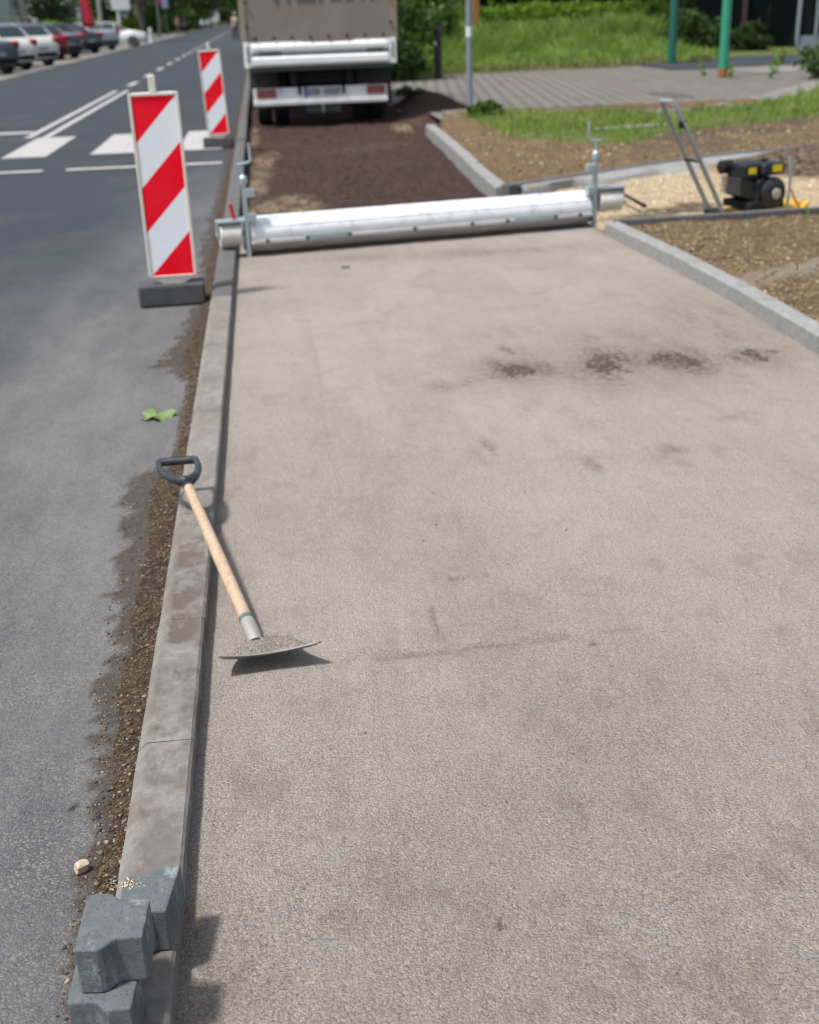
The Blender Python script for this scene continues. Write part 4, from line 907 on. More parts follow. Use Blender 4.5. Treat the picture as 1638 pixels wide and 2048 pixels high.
# ------------------------------------------------------------------ truck
YT = 18.2
def tx_(px, py): p = V(px, py, YT); return p
tl_, tr_ = tx_(487, 100), tx_(792, 92); cxT = (tl_.x+tr_.x)/2; TW = tr_.x-tl_.x; gz_ = -.085
tk = empty('truck', 'white tarpaulin-covered lorry parked on the aggregate with its rear towards us', 'truck', (cxT, YT, gz_))
def tz(px, py): return tx_(px, py).z-gz_
zt_top = tz(640, 80); zt_bot = tz(640, 131); zb0, zb1 = tz(640, 208), tz(640, 173); BL = 4.3
mb = MB(); mb.box((0, BL/2, (zt_bot+zt_top)/2-.0), (TW-.06, BL, zt_top-zt_bot-.02)); bed = mb.build('bed', M['truckwhite'], tk, bevel=.01)
# tailgate: two ribs, slots, corner posts
h = zt_top-zt_bot; mb = MB(); mb.box((0, -.015, zt_bot+h*.5), (TW-.16, .03, h*.96)); tg = mb.build('tailgate', M['truckwhite'], tk, bevel=.006)
mb = MB(); mb.extr([(-.03, zt_bot+h*.04), (-.065, zt_bot+h*.12), (-.065, zt_bot+h*.36), (-.03, zt_bot+h*.44)], -TW/2+.12, TW/2-.12); mb.build('rib', M['truckwhite'], tg, bevel=.006)
mb = MB(); mb.extr([(-.03, zt_bot+h*.58), (-.06, zt_bot+h*.68), (-.06, zt_bot+h*.84), (-.03, zt_bot+h*.93)], -TW/2+.12, TW/2-.12); mb.build('rib', M['truckwhite'], tg, bevel=.006)
mb = MB(); mb.box((0, -.033, zt_bot+h*.51), (TW-.2, .012, .025)); mb.build('seam', M['darkgreen'], tg)
mb = MB(); mb.box((-TW*.33, -.04, zt_bot+h*.54), (.32, .02, .03)); mb.build('hinge', M['darkgreen'], tg)
mb = MB(); mb.box((TW*.36, -.04, zt_bot+h*.54), (.25, .02, .03)); mb.build('hinge', M['darkgreen'], tg)
for s in (-1, 1):
    mb = MB(); mb.box((s*(TW/2-.04), -.02, zt_bot+h*.5), (.075, .06, h)); cpz = mb.build('corner_post', M['truckwhite'], tk, bevel=.006)
    mb = MB(); mb.box((s*(TW/2-.055), -.053, zt_bot+h*.52), (.022, .012, h*.62)); mb.build('latch', M['darkgreen'], cpz)
mb = MB(); mb.box((0, .02, zt_bot-.03), (TW-.1, .10, .05)); mb.build('rear_beam', M['darkgreen'], tk, bevel=.006)
# tarpaulin
mb = MB(); zt2 = 3.05; nx, nz = 24, 14; vs = []; fs = []
for j in range(nz+1):
    for i in range(nx+1):
        x = -TW/2+.02+(TW-.04)*i/nx; z = zt_top-.02+(zt2-zt_top)*j/nz
        vs.append((x, -.018-.024*float(fbm(x*1.6, z*1.1, 201))-.004*math.sin(x*4.5+z), z))
for j in range(nz):
    for i in range(nx): a = j*(nx+1)+i; fs.append((a, a+1, a+nx+2, a+nx+1))
mb.add(vs, fs); mb.extr([(.0, zt_top), (BL, zt_top), (BL, zt2), (BL-.02, zt2+.12), (.03, zt2+.12), (0, zt2)], -TW/2+.02, TW/2-.02)
tp = mb.build('tarpaulin', M['tarp'], tk, smooth=True)
for s in (-1, 1):
    mb = MB(); mb.box((s*(TW/2-.02), -.03, (zt_top+zt2)/2), (.085, .03, zt2-zt_top+.04)); mb.build('edge_strap', M['tarpedge'], tp, bevel=.004)
for k in range(8):
    mb = MB(); mb.lathe([(.004, 0), (.022, .0), (.022, .012), (.004, .014)], 10, Matrix.Translation((-TW/2+.18+k*(TW-.36)/7, -.05, zt_top+.045)) @ Matrix.Rotation(-PI/2, 4, 'Z')); mb.build('eyelet', M['chassis'], tp)
for s in (-1, 1):
    for k in range(4):
        mb = MB(); mb.lathe([(.004, 0), (.022, .0), (.022, .012), (.004, .014)], 10, Matrix.Translation((s*(TW/2-.07), -.055, zt_top+.2+k*.32)) @ Matrix.Rotation(-PI/2, 4, 'Z')); mb.build('eyelet', M['chassis'], tp)
zl = tz(600, 9)+.06
for k, (w_, pat) in enumerate([(.09, 'I'), (.14, 'H'), (.15, 'U'), (.05, 'I'), (.14, 'E'), (.12, 'L'), (.14, 'H')]):
    x = tx_(545, 5).x-cxT+k*.205; mb = MB()
    if pat == 'I': mb.box((x+.04, -.041, zl+.13), (.05, .006, .26))
    else:
        mb.box((x, -.041, zl+.13), (.045, .006, .26)); mb.box((x+w_/2, -.041, zl+(.02 if pat != 'H' else .13)), (w_-.05, .006, .04))
        if pat in 'HU': mb.box((x+w_, -.041, zl+.13), (.045, .006, .26))
    mb.build('letter', M['tarpblue'], tp)
# chassis, axle, wheels
zax = .36; mb = MB()
for s in (-1, 1): mb.box((s*.40, BL/2, zt_bot-.16), (.09, BL-.1, .2))
mb.box((0, .25, zt_bot-.16), (.8, .10, .18)); mb.box((0, 1.0, zax), (TW-.8, .16, .16)); mb.box((0, 1.0, zax), (.34, .36, .34)); mb.box((-.62, .5, zt_bot-.22), (.04, .5, .3)); mb.box((0, 1.6, zt_bot-.12), (TW-.3, .1, .14))
mb.build('chassis', M['chassis'], tk, bevel=.01)
mb = MB(); mb.box((0, .72, zt_bot-.30), (TW-.2, .03, .5)); mb.build('shade_panel', M['chassis'], tk)  # added dark sheet, stands for the deep shade under the bed
for s in (-1, 1):
    mb = MB(); mb.box((s*(TW/2-.31), .42, zt_bot-.32), (.52, .02, .52)); mb.build('mudflap', M['blackrubber'], tk)
    for yy, nm in ((1.0, 2), (4.0+.35, 1)):
        for q in range(nm):
            xw = s*(TW/2-.24-.25*q); Mx = Matrix.Translation((xw, yy, zax))
            mb = MB(); mb.lathe([(.20, -.11), (.33, -.11), (.36, -.08), (.36, .08), (.33, .11), (.20, .11)], 32, Mx); wh = mb.build('wheel', M['tyre'], tk, smooth=True)
            mb = MB(); mb.lathe([(.02, -.06), (.20, -.10), (.205, .10), (.02, .06)], 24, Mx); mb.build('rim', M['truckdirty'], wh, smooth=True)
# bumper with recessed lights and plate
bw = tx_(776, 190).x-tx_(507, 197).x; bcx = (tx_(776, 190).x+tx_(507, 197).x)/2-cxT; bh = zb1-zb0
bp_ = MB(); bp_.box((bcx, .05, zb0+bh*.14), (bw, .14, bh*.28)); bp_.box((bcx, .08, zb0+bh*.62), (bw, .06, bh*.72)); bum = bp_.build('bumper', M['truckdirty'], tk, bevel=.012)
for s, (pa, pb, pc, pd_) in ((-1, (513, 180, 553, 197)), (1, (734, 171, 771, 187))):
    a = tx_(pa, pb); b = tx_(pc, pd_); mb = MB(); mb.box(((a.x+b.x)/2-cxT, .045, (a.z+b.z)/2-gz_), (b.x-a.x, .03, a.z-b.z)); tlm = mb.build('tail_light', M['reddim'], bum, bevel=.006)
a = tx_(608, 174); b = tx_(684, 193); mb = MB(); mb.box(((a.x+b.x)/2-cxT, .042, (a.z+b.z)/2-gz_), (b.x-a.x, .012, a.z-b.z)); pl = mb.build('number_plate', [M['platewhite']], tk, bevel=.003)
pw, ph, pcx, pcz = b.x-a.x, a.z-b.z, (a.x+b.x)/2-cxT, (a.z+b.z)/2-gz_
mb = MB(); mb.box((pcx-pw*.46, .0345, pcz), (pw*.075, .004, ph*.96)); tag(mb.build('blue_band', M['blue'], bum))
mb = MB()
for k in range(8):
    if k == 3: continue
    xk = pcx-pw*.37+k*pw*.107; mb.box((xk, .034, pcz), (pw*.022, .003, ph*.62)); mb.box((xk+pw*.042, .034, pcz), (pw*.02, .003, ph*.62)); mb.box((xk+pw*.021, .034, pcz+ph*(.26 if k % 2 else -.02)), (pw*.045, .003, ph*.12))
mb.build('plate_characters', M['ink'], bum)
mb = MB(); mb.box((pcx-pw*.62, .035, pcz+.02), (.05, .02, ph*.7)); mb.build('bumper_slot', M['ink'], bum); mb = MB(); mb.box((pcx+pw*.56, .035, pcz+.02), (.04, .02, ph*.7)); mb.build('bumper_slot', M['ink'], bum)
mb = MB(); mb.tube([(0, .06, zb0+.02), (0, -.03, zb0-.03), (0, -.05, zb0-.10), (0, .0, zb0-.13)], .025, 10); mb.box((0, .06, zb0-.06), (.5, .06, .10)); mb.build('tow_hook', M['darkgreen'], tk)
mb = MB(); mb.box((.62, .28, zt_bot-.36), (.11, .05, .16)); mb.build('hanging_tag', M['platewhite'], tk)
# cab at the front
cb = MB(); cb.extr([(BL+.1, .55), (BL+1.7, .55), (BL+1.75, 1.2), (BL+1.45, 2.15), (BL+.1, 2.2)], -.95, .95); cab = cb.build('cab', M['truckwhite'], tk, bevel=.06, seg=3)
for s in (-1, 1):
    mb = MB(); mb.add([(s*.953, BL+.3, 1.3), (s*.953, BL+1.5, 1.3), (s*.953, BL+1.3, 2.0), (s*.953, BL+.3, 2.0)], [(0, 1, 2, 3)]); mb.build('window', M['glass'], cab)
mb = MB(); mb.add([(-.85, BL+1.735, 1.3), (.85, BL+1.735, 1.3), (.80, BL+1.52, 2.02), (-.80, BL+1.52, 2.02)], [(0, 1, 2, 3)])
mb.build('window', M['glass'], cab)

# ------------------------------------------------------------------ posts, poles, bollard
def pole(name, px, py, z, r, h, mat, label, cat, group=None, n=16, y=None, taper=1.):
    P = U(px, py, z); o = empty(name, label, cat, (P.x, P.y, z), 0, group)
    mb = MB(); mb.tube([(0, 0, -.05), (0, 0, h*.5), (0, 0, h)], [r, r*(1+taper)/2, r*taper], n); mb.build('shaft', mat, o, smooth=True); return o
o = pole('sign_pole', 940, 228, .045, .042, 3.0, M['polesteel'], 'slim grey steel pole with white stickers at the corner of the verge', 'pole')
for k, (z, hh) in enumerate([(1.02, .13), (1.66, .10), (1.2, .05)]):
    mb = MB(); mb.lathe([(.0425, z), (.0440, z), (.0440, z+hh), (.0425, z+hh)], 16, Matrix.Rotation(-PI/2, 4, 'Y')); mb.build('sticker', M['sticker'] if k < 2 else M['polesteel'], o, smooth=True)
mb = MB(); mb.box((0, -.0, 2.65), (.6, .02, .6)); mb.build('sign_plate', M['signblue'], o, bevel=.01)
P = U(953, 108, .2); o = empty('timber_post', 'orange brown timber post standing in the tall grass behind the steel pole', 'post', (P.x, P.y, .05)); mb = MB(); mb.box((0, 0, 2.2), (.19, .15, 4.4)); mb.build('shaft', M['polewood'], o, bevel=.02)
o = pole('bollard', 877, 157, .045, .085, .95, M['blackpost'], 'black bollard with white sticker at the edge of the grass', 'bollard')
mb = MB(); mb.lathe([(.02, 0), (.09, 0), (.095, .03), (.08, .06), (.03, .07)], 16, Matrix.Translation((0, 0, .95)) @ Matrix.Rotation(-PI/2, 4, 'Y')); mb.build('cap', M['blackpost'], o, smooth=True)
mb = MB(); mb.box((-.07, -.05, .72), (.05, .05, .07)); mb.build('sticker', M['sticker'], o)
o = pole('green_post', 1445, 155, .045, .088, 3.4, M['greenpost'], 'bright green steel post with rusty foot and white label, closer one', 'post', 'green posts by the paving', 18)
mb = MB(); mb.lathe([(.089, 1.60), (.0905, 1.60), (.0905, 1.85), (.089, 1.85)], 18, Matrix.Rotation(-PI/2, 4, 'Y')); mb.build('label', M['sticker'], o, smooth=True)
mb = MB(); mb.lathe([(.089, .0), (.0915, .0), (.0915, .06), (.089, .17)], 18, Matrix.Rotation(-PI/2, 4, 'Y')); mb.build('foot', M['rust'], o, smooth=True)
o = pole('green_post', 1343, 127, .06, .098, 3.6, M['greenpostdark'], 'dark green steel post at the front edge of the tall grass, farther one', 'post', 'green posts by the paving', 18)
mb = MB(); mb.lathe([(.1, -.02), (.15, -.02), (.15, .02), (.1, .02)], 16, Matrix.Rotation(-PI/2, 4, 'Y')); mb.build('foot', M['greenpostdark'], o, smooth=True)
# dark boarded fence and pale gate at the far right
P = U(1600, 112, .05)
fx0 = U(1478, 118, .05)
o = empty('board_fence', 'dark boarded fence in the shade behind the green post', 'fence', (12.2, 34.6, .0)); mb = MB()
for k in range(26): mb.box((k*.35, .01*(k % 2), 1.3), (.34, .03, 2.6))
mb.build('boards', M['darkwall'], o, bevel=.004)
for k, x in enumerate((1.2, 4.6, 8.2)):
    mb = MB(); mb.box((x, -.06, 1.35), (.12, .09, 2.7)); mb.build('post', M['brownpost'], o, bevel=.006)
gy_ = 32.2; ga = V(1591, 112, gy_); gb = V(1642, 112, gy_); gt = 2.5
o = empty('gate', 'pale grey metal gate frame with dark panel at the right edge', 'gate', (ga.x, gy_, .05)); gw = gb.x-ga.x+.5
mb = MB(); mb.tube([(.03, 0, gt), (.0, 0, .42), (.02, 0, .2), (.14, 0, .05), (gw, 0, .05)], .055, 10); mb.tube([(gw*.42, 0, gt), (gw*.42, 0, .45)], .045, 10); mb.tube([(.03, 0, gt), (gw, 0, gt)], .05, 10); mb.box((gw/2+.04, .0, .26), (gw-.1, .03, .38)); mb.build('frame', M['gateframe'], o, smooth=True)
mb = MB(); mb.box((gw/2, .03, 1.47), (gw-.1, .02, 2.0)); mb.build('panel', M['gatepanel'], o)

# ------------------------------------------------------------------ vegetation
def leaves(n, cen, spread, size, up=.3):
    c = cen[RNG.integers(0, len(cen), n)]; p = c+RNG.normal(0, 1, (n, 3))*spread
    a = RNG.normal(0, 1, (n, 3)); a[:, 2] *= .6; a /= np.linalg.norm(a, axis=1)[:, None]
    b = np.cross(a, RNG.normal(0, 1, (n, 3))+np.array([0, 0, up])); b /= np.linalg.norm(b, axis=1)[:, None]
    s = (size*(.6+.8*RNG.random(n)))[:, None]
    return np.stack([p-a*s, p+b*s*.45, p+a*s, p-b*s*.45], 1).reshape(-1, 3), n
def ell_centers(n, c, r, shell=.5):
    d = RNG.normal(0, 1, (n, 3)); d /= np.linalg.norm(d, axis=1)[:, None]; q = (shell+(1-shell)*RNG.random(n)**.5)[:, None]
    return np.array(c)+d*q*np.array(r)
def make_tree(name, label, h, cr, cz, mat, n=4200, size=.17, lean=0., group='trees along the street', trunk_r=.16):
    o = empty(name, label, 'tree', (0, 0, 0), 0, group)
    mb = MB(); top = cz+cr*.3
    mb.tube([(0, 0, -.2), (.02, 0, .2), (lean*.5, .05, cz*.5), (lean, 0, cz), (lean*1.2, .05, top)], [trunk_r*1.5, trunk_r, trunk_r*.85, trunk_r*.6, trunk_r*.2], 10)
    for k in range(7):
        a = 2*PI*k/7+random.random(); z0 = cz*(.55+.4*random.random()); e = (lean+cr*.75*math.cos(a), cr*.75*math.sin(a), z0+cr*(.3+.6*random.random()))
        mb.tube([(lean*.7, 0, z0), ((lean*.7+e[0])/2, e[1]/2, (z0+e[2])/2+.15), e], [trunk_r*.45, trunk_r*.3, trunk_r*.1], 7)
    mb.build('trunk', M['bark'], o, smooth=True)
    cen = ell_centers(70, (lean, 0, cz+(h-cz)*.42), (cr, cr, (h-cz)*.62), .35)
    v, m_ = leaves(n, cen, cr*.13, size); raw_mesh('crown', v, m_, 4, mat, o); return o
def at(o, x, y, z=0, s=1., rz=None):
    o.location = (x, y, z); o.scale = (s, s, s); o.rotation_euler.z = random.random()*6.28 if rz is None else rz; return o
def make_bush(name, label, r, mat, n=2600, size=.09, cat='bush', group=None, z=None, shell=.55):
    o = empty(name, label, cat, (0, 0, 0), 0, group); mb = MB()
    for k in range(5):
        a = 2*PI*k/5; mb.tube([(0, 0, -.05), (r[0]*.3*math.cos(a), r[1]*.3*math.sin(a), r[2]*.7), (r[0]*.6*math.cos(a), r[1]*.6*math.sin(a), r[2]*1.3)], [.03, .022, .008], 6)
    mb.build('stem', M['bark'], o, smooth=True)
    cen = ell_centers(60, (0, 0, r[2]*.92), r, shell); cen[:, 2] = np.maximum(cen[:, 2], .1)
    v, m_ = leaves(n, cen, min(r)*.14, size); raw_mesh('foliage', v, m_, 4, mat, o); return o
# big shrubs beside the truck
b0 = make_bush('shrub', 'large dark green shrub right beside the truck canopy', (1.0, 1.3, 1.25), M['leafmid'], 7000, .075, 'shrub', 'shrubs behind the truck'); at(b0, 2.62, 28.0, 0, 1.0, .3)
for (x, y, s, lb) in ((4.3, 34.0, .95, 'dark shrub beyond the black bollard'), (2.2, 30.5, 1.25, 'tall dark shrub behind the truck canopy'), (5.6, 40.8, 1.05, 'shrub rising behind the near end of the hedge')):
    c = copy_tree(b0); c['label'] = lb; at(c, x, y, 0, s)
# clipped hedge behind the meadow
def hedge(name, x0, y0, x1, y1, z0, z1, w, mat, label, n, size):
    L = math.hypot(x1-x0, y1-y0); o = empty(name, label, 'hedge', (x0, y0, 0), math.atan2(y1-y0, x1-x0)); mb = MB()
    for k in range(int(L/.8)): mb.tube([(k*.8+.3, 0, z0-.1), (k*.8+.35, .05, (z0+z1)/2), (k*.8+.3, 0, z1-.15)], [.03, .02, .01], 6)
    mb.build('stem', M['bark'], o)
    t = RNG.random((n, 3)); f = RNG.random(n); x = t[:, 0]*L; y = (t[:, 1]-.5)*w; z = z0+(z1-z0)*t[:, 2]
    y = np.where(f < .5, -w/2+.08*RNG.normal(0, 1, n), y); z = np.where((f > .5) & (f < .8), z1+.06*RNG.normal(0, 1, n)+.14*(fbm(x*.7, y, 301)-.5), z)
    v, m_ = leaves(n, np.stack([x, y, z], -1), .05, size, .6); raw_mesh('foliage', v, m_, 4, mat, o); return o
hedge('hedge', 4.2, 38.5, 14.5, 40.2, .35, 1.36, 1.2, M['leafhedge'], 'bright green clipped hedge behind the tall grass', 15000, .07)
hedge('hedge', -24, 47.0, -15.5, 51.5, .0, 1.15, .8, M['leafmid'], 'low dark clipped hedge before the pale green building', 6000, .09)
hedge('hedge', -13.2, 84., -11.5, 118, .0, 1.5, 1.0, M['leafhedge'], 'green hedge behind the bollard on the far left pavement', 9000, .12)
# trees
t1 = make_tree('broadleaf_tree', 'broad dark tree behind the hedge, left of the leaning trunks', 8.5, 2.7, 2.6, M['leafdark'], 5200, .18, .2, 'trees behind the hedge'); at(t1, 6.3, 44)
t2 = make_tree('conifer', 'dark low-branched tree overhanging between the two green posts', 7.0, 2.0, 1.9, M['leafdark'], 5200, .15, -.1, 'trees behind the hedge', .12); at(t2, 12.6, 37.8)
t3 = make_tree('broadleaf_tree', 'mid green roadside tree', 8.0, 2.6, 2.2, M['leafmid'], 5200, .18, .35, 'street trees on the left', .14); at(t3, -15.5, 62)
RT_ = [(t1, 9.2, 46, 1.0, 'dark tree behind the middle of the hedge'), (t1, 3.4, 47, 1.1, 'dark tree rising behind the orange post'), (t1, 12.3, 45, .95, 'dark tree behind the right end of the hedge'), (t2, 15.2, 39.5, 1.15, 'dark tree above the boarded fence'), (t2, 17.6, 41, 1.2, 'dark tree above the pale gate'), (t2, 10.3, 42.5, .9, 'dark tree left of the farther green post'),
       (t1, 1.0, 52, 1.2, 'dark tree far behind the truck'), (t1, 6.5, 58, 1.4, 'tall dark tree deep behind the hedge'), (t1, 13, 56, 1.4, 'tall dark tree deep behind the fence'), (t1, 20, 52, 1.3, 'dark tree beyond the gate')]
for (p, x, y, s, lb) in RT_:
    c = copy_tree(p); c['label'] = lb; c['group'] = 'trees behind the hedge'; at(c, x, y, 0, s)
LT = [(-18.5, 70, 1.0, 'green tree right of the pale green building'), (-14.0, 88, 1.0, 'green tree behind the red flag'), (-11.5, 104, 1.0, 'green tree behind the white sign pole'), (-12.5, 122, 1.1, 'green tree behind the white bollard'), (-10.5, 140, 1.1, 'green tree behind the blue sign'), (-11, 165, 1.2, 'tree on the left where the street narrows'),
      (-20, 100, 1.4, 'tall tree in the second row on the left'), (-18, 135, 1.5, 'tall tree far in the second row on the left'), (-9, 195, 1.3, 'far tree left of the distant car'), (-8, 230, 1.5, 'farthest tree on the left of the street'), (-3, 290, 2.0, 'dark tree closing the far end of the street'), (4, 270, 2.0, 'dark tree at the far right end of the street'), (4.6, 150, 1.3, 'tree on the right pavement beyond the walker'), (5.4, 110, 1.2, 'tree on the right beyond the truck'), (4.2, 195, 1.4, 'far tree on the right of the street'), (-12, 320, 2.2, 'tall tree at the far left end of the street'), (12, 330, 2.2, 'tall tree at the far end behind the truck')]
for i, (x, y, s, lb) in enumerate(LT):
    c = copy_tree(t3); c['label'] = lb; at(c, x, y, 0, s)
    for ch in c.children:
        if ch.name.startswith('crown') and i % 2:
            ch.data = bpy.data.objects[[q.name for q in t1.children if q.name.startswith('crown')][0]].data
# undergrowth that closes the view under the crowns
ub = make_bush('shrub', 'dark undergrowth shrub behind the hedge', (1.5, 1.0, 1.0), M['leafdark'], 2600, .13, 'shrub', 'undergrowth behind the hedge'); at(ub, 5.0, 46)
for k, (x, y, s) in enumerate([(7.6, 46.5, 1.1), (10.4, 47, 1.2), (13.4, 44, 1.1), (2.6, 43, 1.2), (15.8, 43, 1.3), (11.7, 33.9, .62), (13.3, 34.1, .42), (8.5, 50, 1.5), (4.0, 52, 1.5), (12.8, 50, 1.5)]):
    c = copy_tree(ub); at(c, x, y, 0, s)
    if k in (5, 6): c['label'] = ['dark shrub beside the closer green post', 'dark shrub left of the boarded fence'][k-5]
lb_ = make_bush('shrub', 'green shrub on the left pavement edge', (1.6, 1.2, 1.1), M['leafmid'], 2400, .16, 'shrub', 'shrubs lining the left pavement'); at(lb_, -12.6, 128)
for (x, y, s, lb) in [(-11.8, 142, 1.2, 'green shrub behind the two walkers'), (-11.0, 158, 1.3, 'shrub on the left before the distant car'), (-10.5, 180, 1.4, 'shrub left of the distant car'), (-10, 210, 1.6, 'shrub near the far street end'), (-16.5, 80, 1.3, 'shrub behind the dark parked cars'), (-17.5, 72, 1.2, 'shrub behind the red car'), (4.2, 130, 1.3, 'shrub on the right beyond the walker'), (1.8, 175, 1.5, 'shrub on the right near the far pole'), (0, 300, 3.2, 'dark shrub at the vanishing end of the street'), (-6, 310, 3.2, 'dark shrub left at the vanishing end'), (7, 240, 2.5, 'large shrub far right of the street')]:
    c = copy_tree(lb_); c['label'] = lb; at(c, x, y, 0, s)
P = U(1632, 156, .05); rb = make_bush('shrub', 'leafy green bush hanging over the paving at the right edge', (.42, .4, .33), M['leafmid'], 700, .07, 'shrub'); at(rb, P.x+.12, P.y, .03)
def weed(x, y, h, lb, n=26):
    o = empty('weed', lb, 'weed', (x, y, .04), 0, 'weeds along the paving'); mb = MB(); mb.tube([(0, 0, 0), (.02, 0, h*.5), (.0, .02, h)], [.008, .006, .003], 6); mb.build('stem', M['blade'], o)
    cen = np.stack([RNG.normal(0, .10*h, 8), RNG.normal(0, .10*h, 8), np.linspace(.15, 1, 8)*h], -1); v, m_ = leaves(n*3, cen, .10*h, .13*h); raw_mesh('foliage', v, m_, 4, M['leafhedge'], o)
for (px_, py_, h_, lb) in ((1545, 155, .30, 'yellow green weed on the pale apron near the gate'), (1562, 130, .32, 'yellowish weed in front of the boarded fence'), (1405, 152, .22, 'weed left of the closer green post'), (1461, 158, .24, 'dried weed at the foot of the closer green post')):
    P = U(px_, py_, .045); weed(P.x, P.y, h_, lb)
P = U(1612, 428, .05); weed(P.x, P.y, .045, 'tiny weed on the soil beside the thin edging', 10)
P = U(955, 235, .07); rb = make_bush('weed_clump', 'dark green weed clump at the foot of the grey pole', (.26, .22, .12), M['leafmid'], 500, .045, 'weed'); at(rb, P.x+.15, P.y+.2, .03)
P = U(820, 190, -.05); rb = make_bush('weed_clump', 'low dark weeds on the mound right of the truck wheel', (.25, .2, .10), M['leafdark'], 250, .045, 'weed'); at(rb, 2.3, 19.6, .15)

# ------------------------------------------------------------------ cars
def car(name, label, paintcol, loc, heading, kind='hatch', cat='car', group='cars parked along the left side', wheels=True):
    o = empty(name, label, cat, loc, heading, group)
    if kind == 'hatch':
        S = [(0, .66, .36, .72, .62, .73), (.08, .80, .28, .86, .70, .90), (.22, .84, .24, .96, .66, 1.06), (.5, .86, .22, .96, .60, 1.36), (.85, .87, .2, .95, .59, 1.45), (1.7, .88, .2, .93, .60, 1.49), (2.3, .88, .2, .92, .58, 1.42), (3.05, .87, .2, .92, .66, .98), (3.7, .83, .22, .84, .62, .88), (3.98, .74, .3, .70, .58, .73), (4.06, .62, .38, .6, .5, .62)]
        rw, fw_, sw = (2, 4), (6, 7), (3, 6)
    else:
        S = [(0, .66, .38, .74, .6, .76), (.08, .80, .28, .90, .68, .95), (.3, .85, .22, .96, .68, 1.02), (.75, .87, .2, .95, .66, 1.04), (1.45, .88, .2, .94, .56, 1.38), (2.0, .88, .2, .93, .57, 1.44), (2.7, .88, .2, .92, .56, 1.38), (3.4, .87, .2, .90, .66, .97), (4.1, .83, .22, .82, .62, .86), (4.42, .74, .3, .70, .58, .73), (4.5, .62, .38, .6, .5, .62)]
        rw, fw_, sw = (3, 4), (6, 7), (4, 6)
    L = S[-1][0]
    def ring(q):
        x, w, zb, zt, wr, zr = q; return [(-w*.9, zb), (-w, zb+.12), (-w*1.01, (zb+zt)/2+.05), (-w*.95, zt), (-wr, zr-.03), (-wr*.7, zr), (wr*.7, zr), (wr, zr-.03), (w*.95, zt), (w*1.01, (zb+zt)/2+.05), (w, zb+.12), (w*.9, zb)]
    R = [[(q[0], a, b) for a, b in ring(q)] for q in S]; n = 12
    mb = MB(); vs = [p for r in R for p in r]; fs = []
    for i in range(len(R)-1):
        for k in range(n): fs.append((i*n+k, i*n+(k+1) % n, (i+1)*n+(k+1) % n, (i+1)*n+k))
    fs += [tuple(range(n)), tuple((len(R)-1)*n+k for k in range(n-1, -1, -1))]; mb.add(vs, fs); body = mb.build('body', paintcol, o, smooth=True)
    def lift(p, c, e=.012):
        v = Vector(p)-Vector(c); v.normalize(); return tuple(Vector(p)+v*e)
    for i in range(sw[0]-1 if kind == 'hatch' else sw[0], sw[1]+ (1 if kind != 'x' else 0)):
        if i < sw[0] or i >= sw[1]+1: continue
        j = i+1 if i < len(R)-1 else i
        for (ka, kb) in ((3, 4), (8, 7)):
            q = [Vector(R[i][ka]), Vector(R[j][ka]), Vector(R[j][kb]), Vector(R[i][kb])]; c = sum(q, Vector())/4
            q = [c+(p-c)*.94 for p in q]; off = Vector((0, -.012 if ka == 3 else .012, .004)); mb = MB(); mb.add([p+off for p in q], [(0, 1, 2, 3)]); mb.build('side_window', M['glass'], o)
    for nm, (ia, ib), sg in (('rear_window', rw, -1), ('windscreen', fw_, 1)):
        mb = MB()
        for i in range(ia, ib):
            lo, hi = (R[i], R[i+1])
            q = [Vector(lo[5]), Vector(lo[6]), Vector(hi[6]), Vector(hi[5])]; c = sum(q, Vector())/4; q = [Vector((p.x, p.y*1.22, p.z)) for p in q]
            nrm = (q[1]-q[0]).cross(q[2]-q[1]).normalized(); nrm = nrm if nrm.z > 0 else -nrm; mb.add([p+nrm*.02 for p in q], [(0, 1, 2, 3)])
        mb.build(nm, M['glass'], o)
    for s in (-1, 1):
        mb = MB(); mb.box((.13, s*.70, .86), (.18, .30, .22), Matrix.Rotation(-.25, 3, 'Y')); mb.build('tail_light', M['redlight'], o, bevel=.03)
        mb = MB(); mb.box((L-.18, s*.62, .68), (.22, .26, .12)); mb.build('headlight', M['signwhite'], o, bevel=.03)
        for x in (.75, L-.78):
            Mx = Matrix.Translation((x, s*.80, .31)) @ Matrix.Rotation(PI/2, 4, 'Z'); mb = MB(); mb.lathe([(.19, -.10), (.29, -.10), (.315, -.07), (.315, .07), (.29, .10), (.19, .10)], 24, Mx); w = mb.build('wheel', M['tyre'], o, smooth=True)
            mb = MB(); mb.lathe([(.02, -.085), (.08, -.095), (.20, -.103), (.20, .103), (.08, .095), (.02, .085)], 20, Mx); mb.build('rim', M['rim'], w)
    mb = MB(); mb.box((.035, 0, .40), (.10, 1.25, .15)); mb.build('bumper_insert', M['chassis'], o, bevel=.02)
    mb = MB(); mb.box((-.004, 0, .60), (.02, .48, .11)); mb.build('number_plate', M['platewhite'], o)
    return o
def paintm(name, c, metal=.0): return simple(name, c, .3, metal, .12, (.1, .09, .08), 3, .02, coat=.6)
PW = paintm('paint_white', (.88, .88, .88)); PR = paintm('paint_red', (.26, .012, .03)); PN = paintm('paint_navy', (.022, .03, .06)); PS = paintm('paint_silver', (.36, .39, .42), .2); PD = paintm('paint_dark', (.03, .036, .045)); PG = paintm('paint_greyblue', (.10, .125, .16))
def park(px, py, dx, hd, *a):
    P = U(px, py, -.014); return (P.x-dx, P.y, -.014)
HD = math.radians(140)
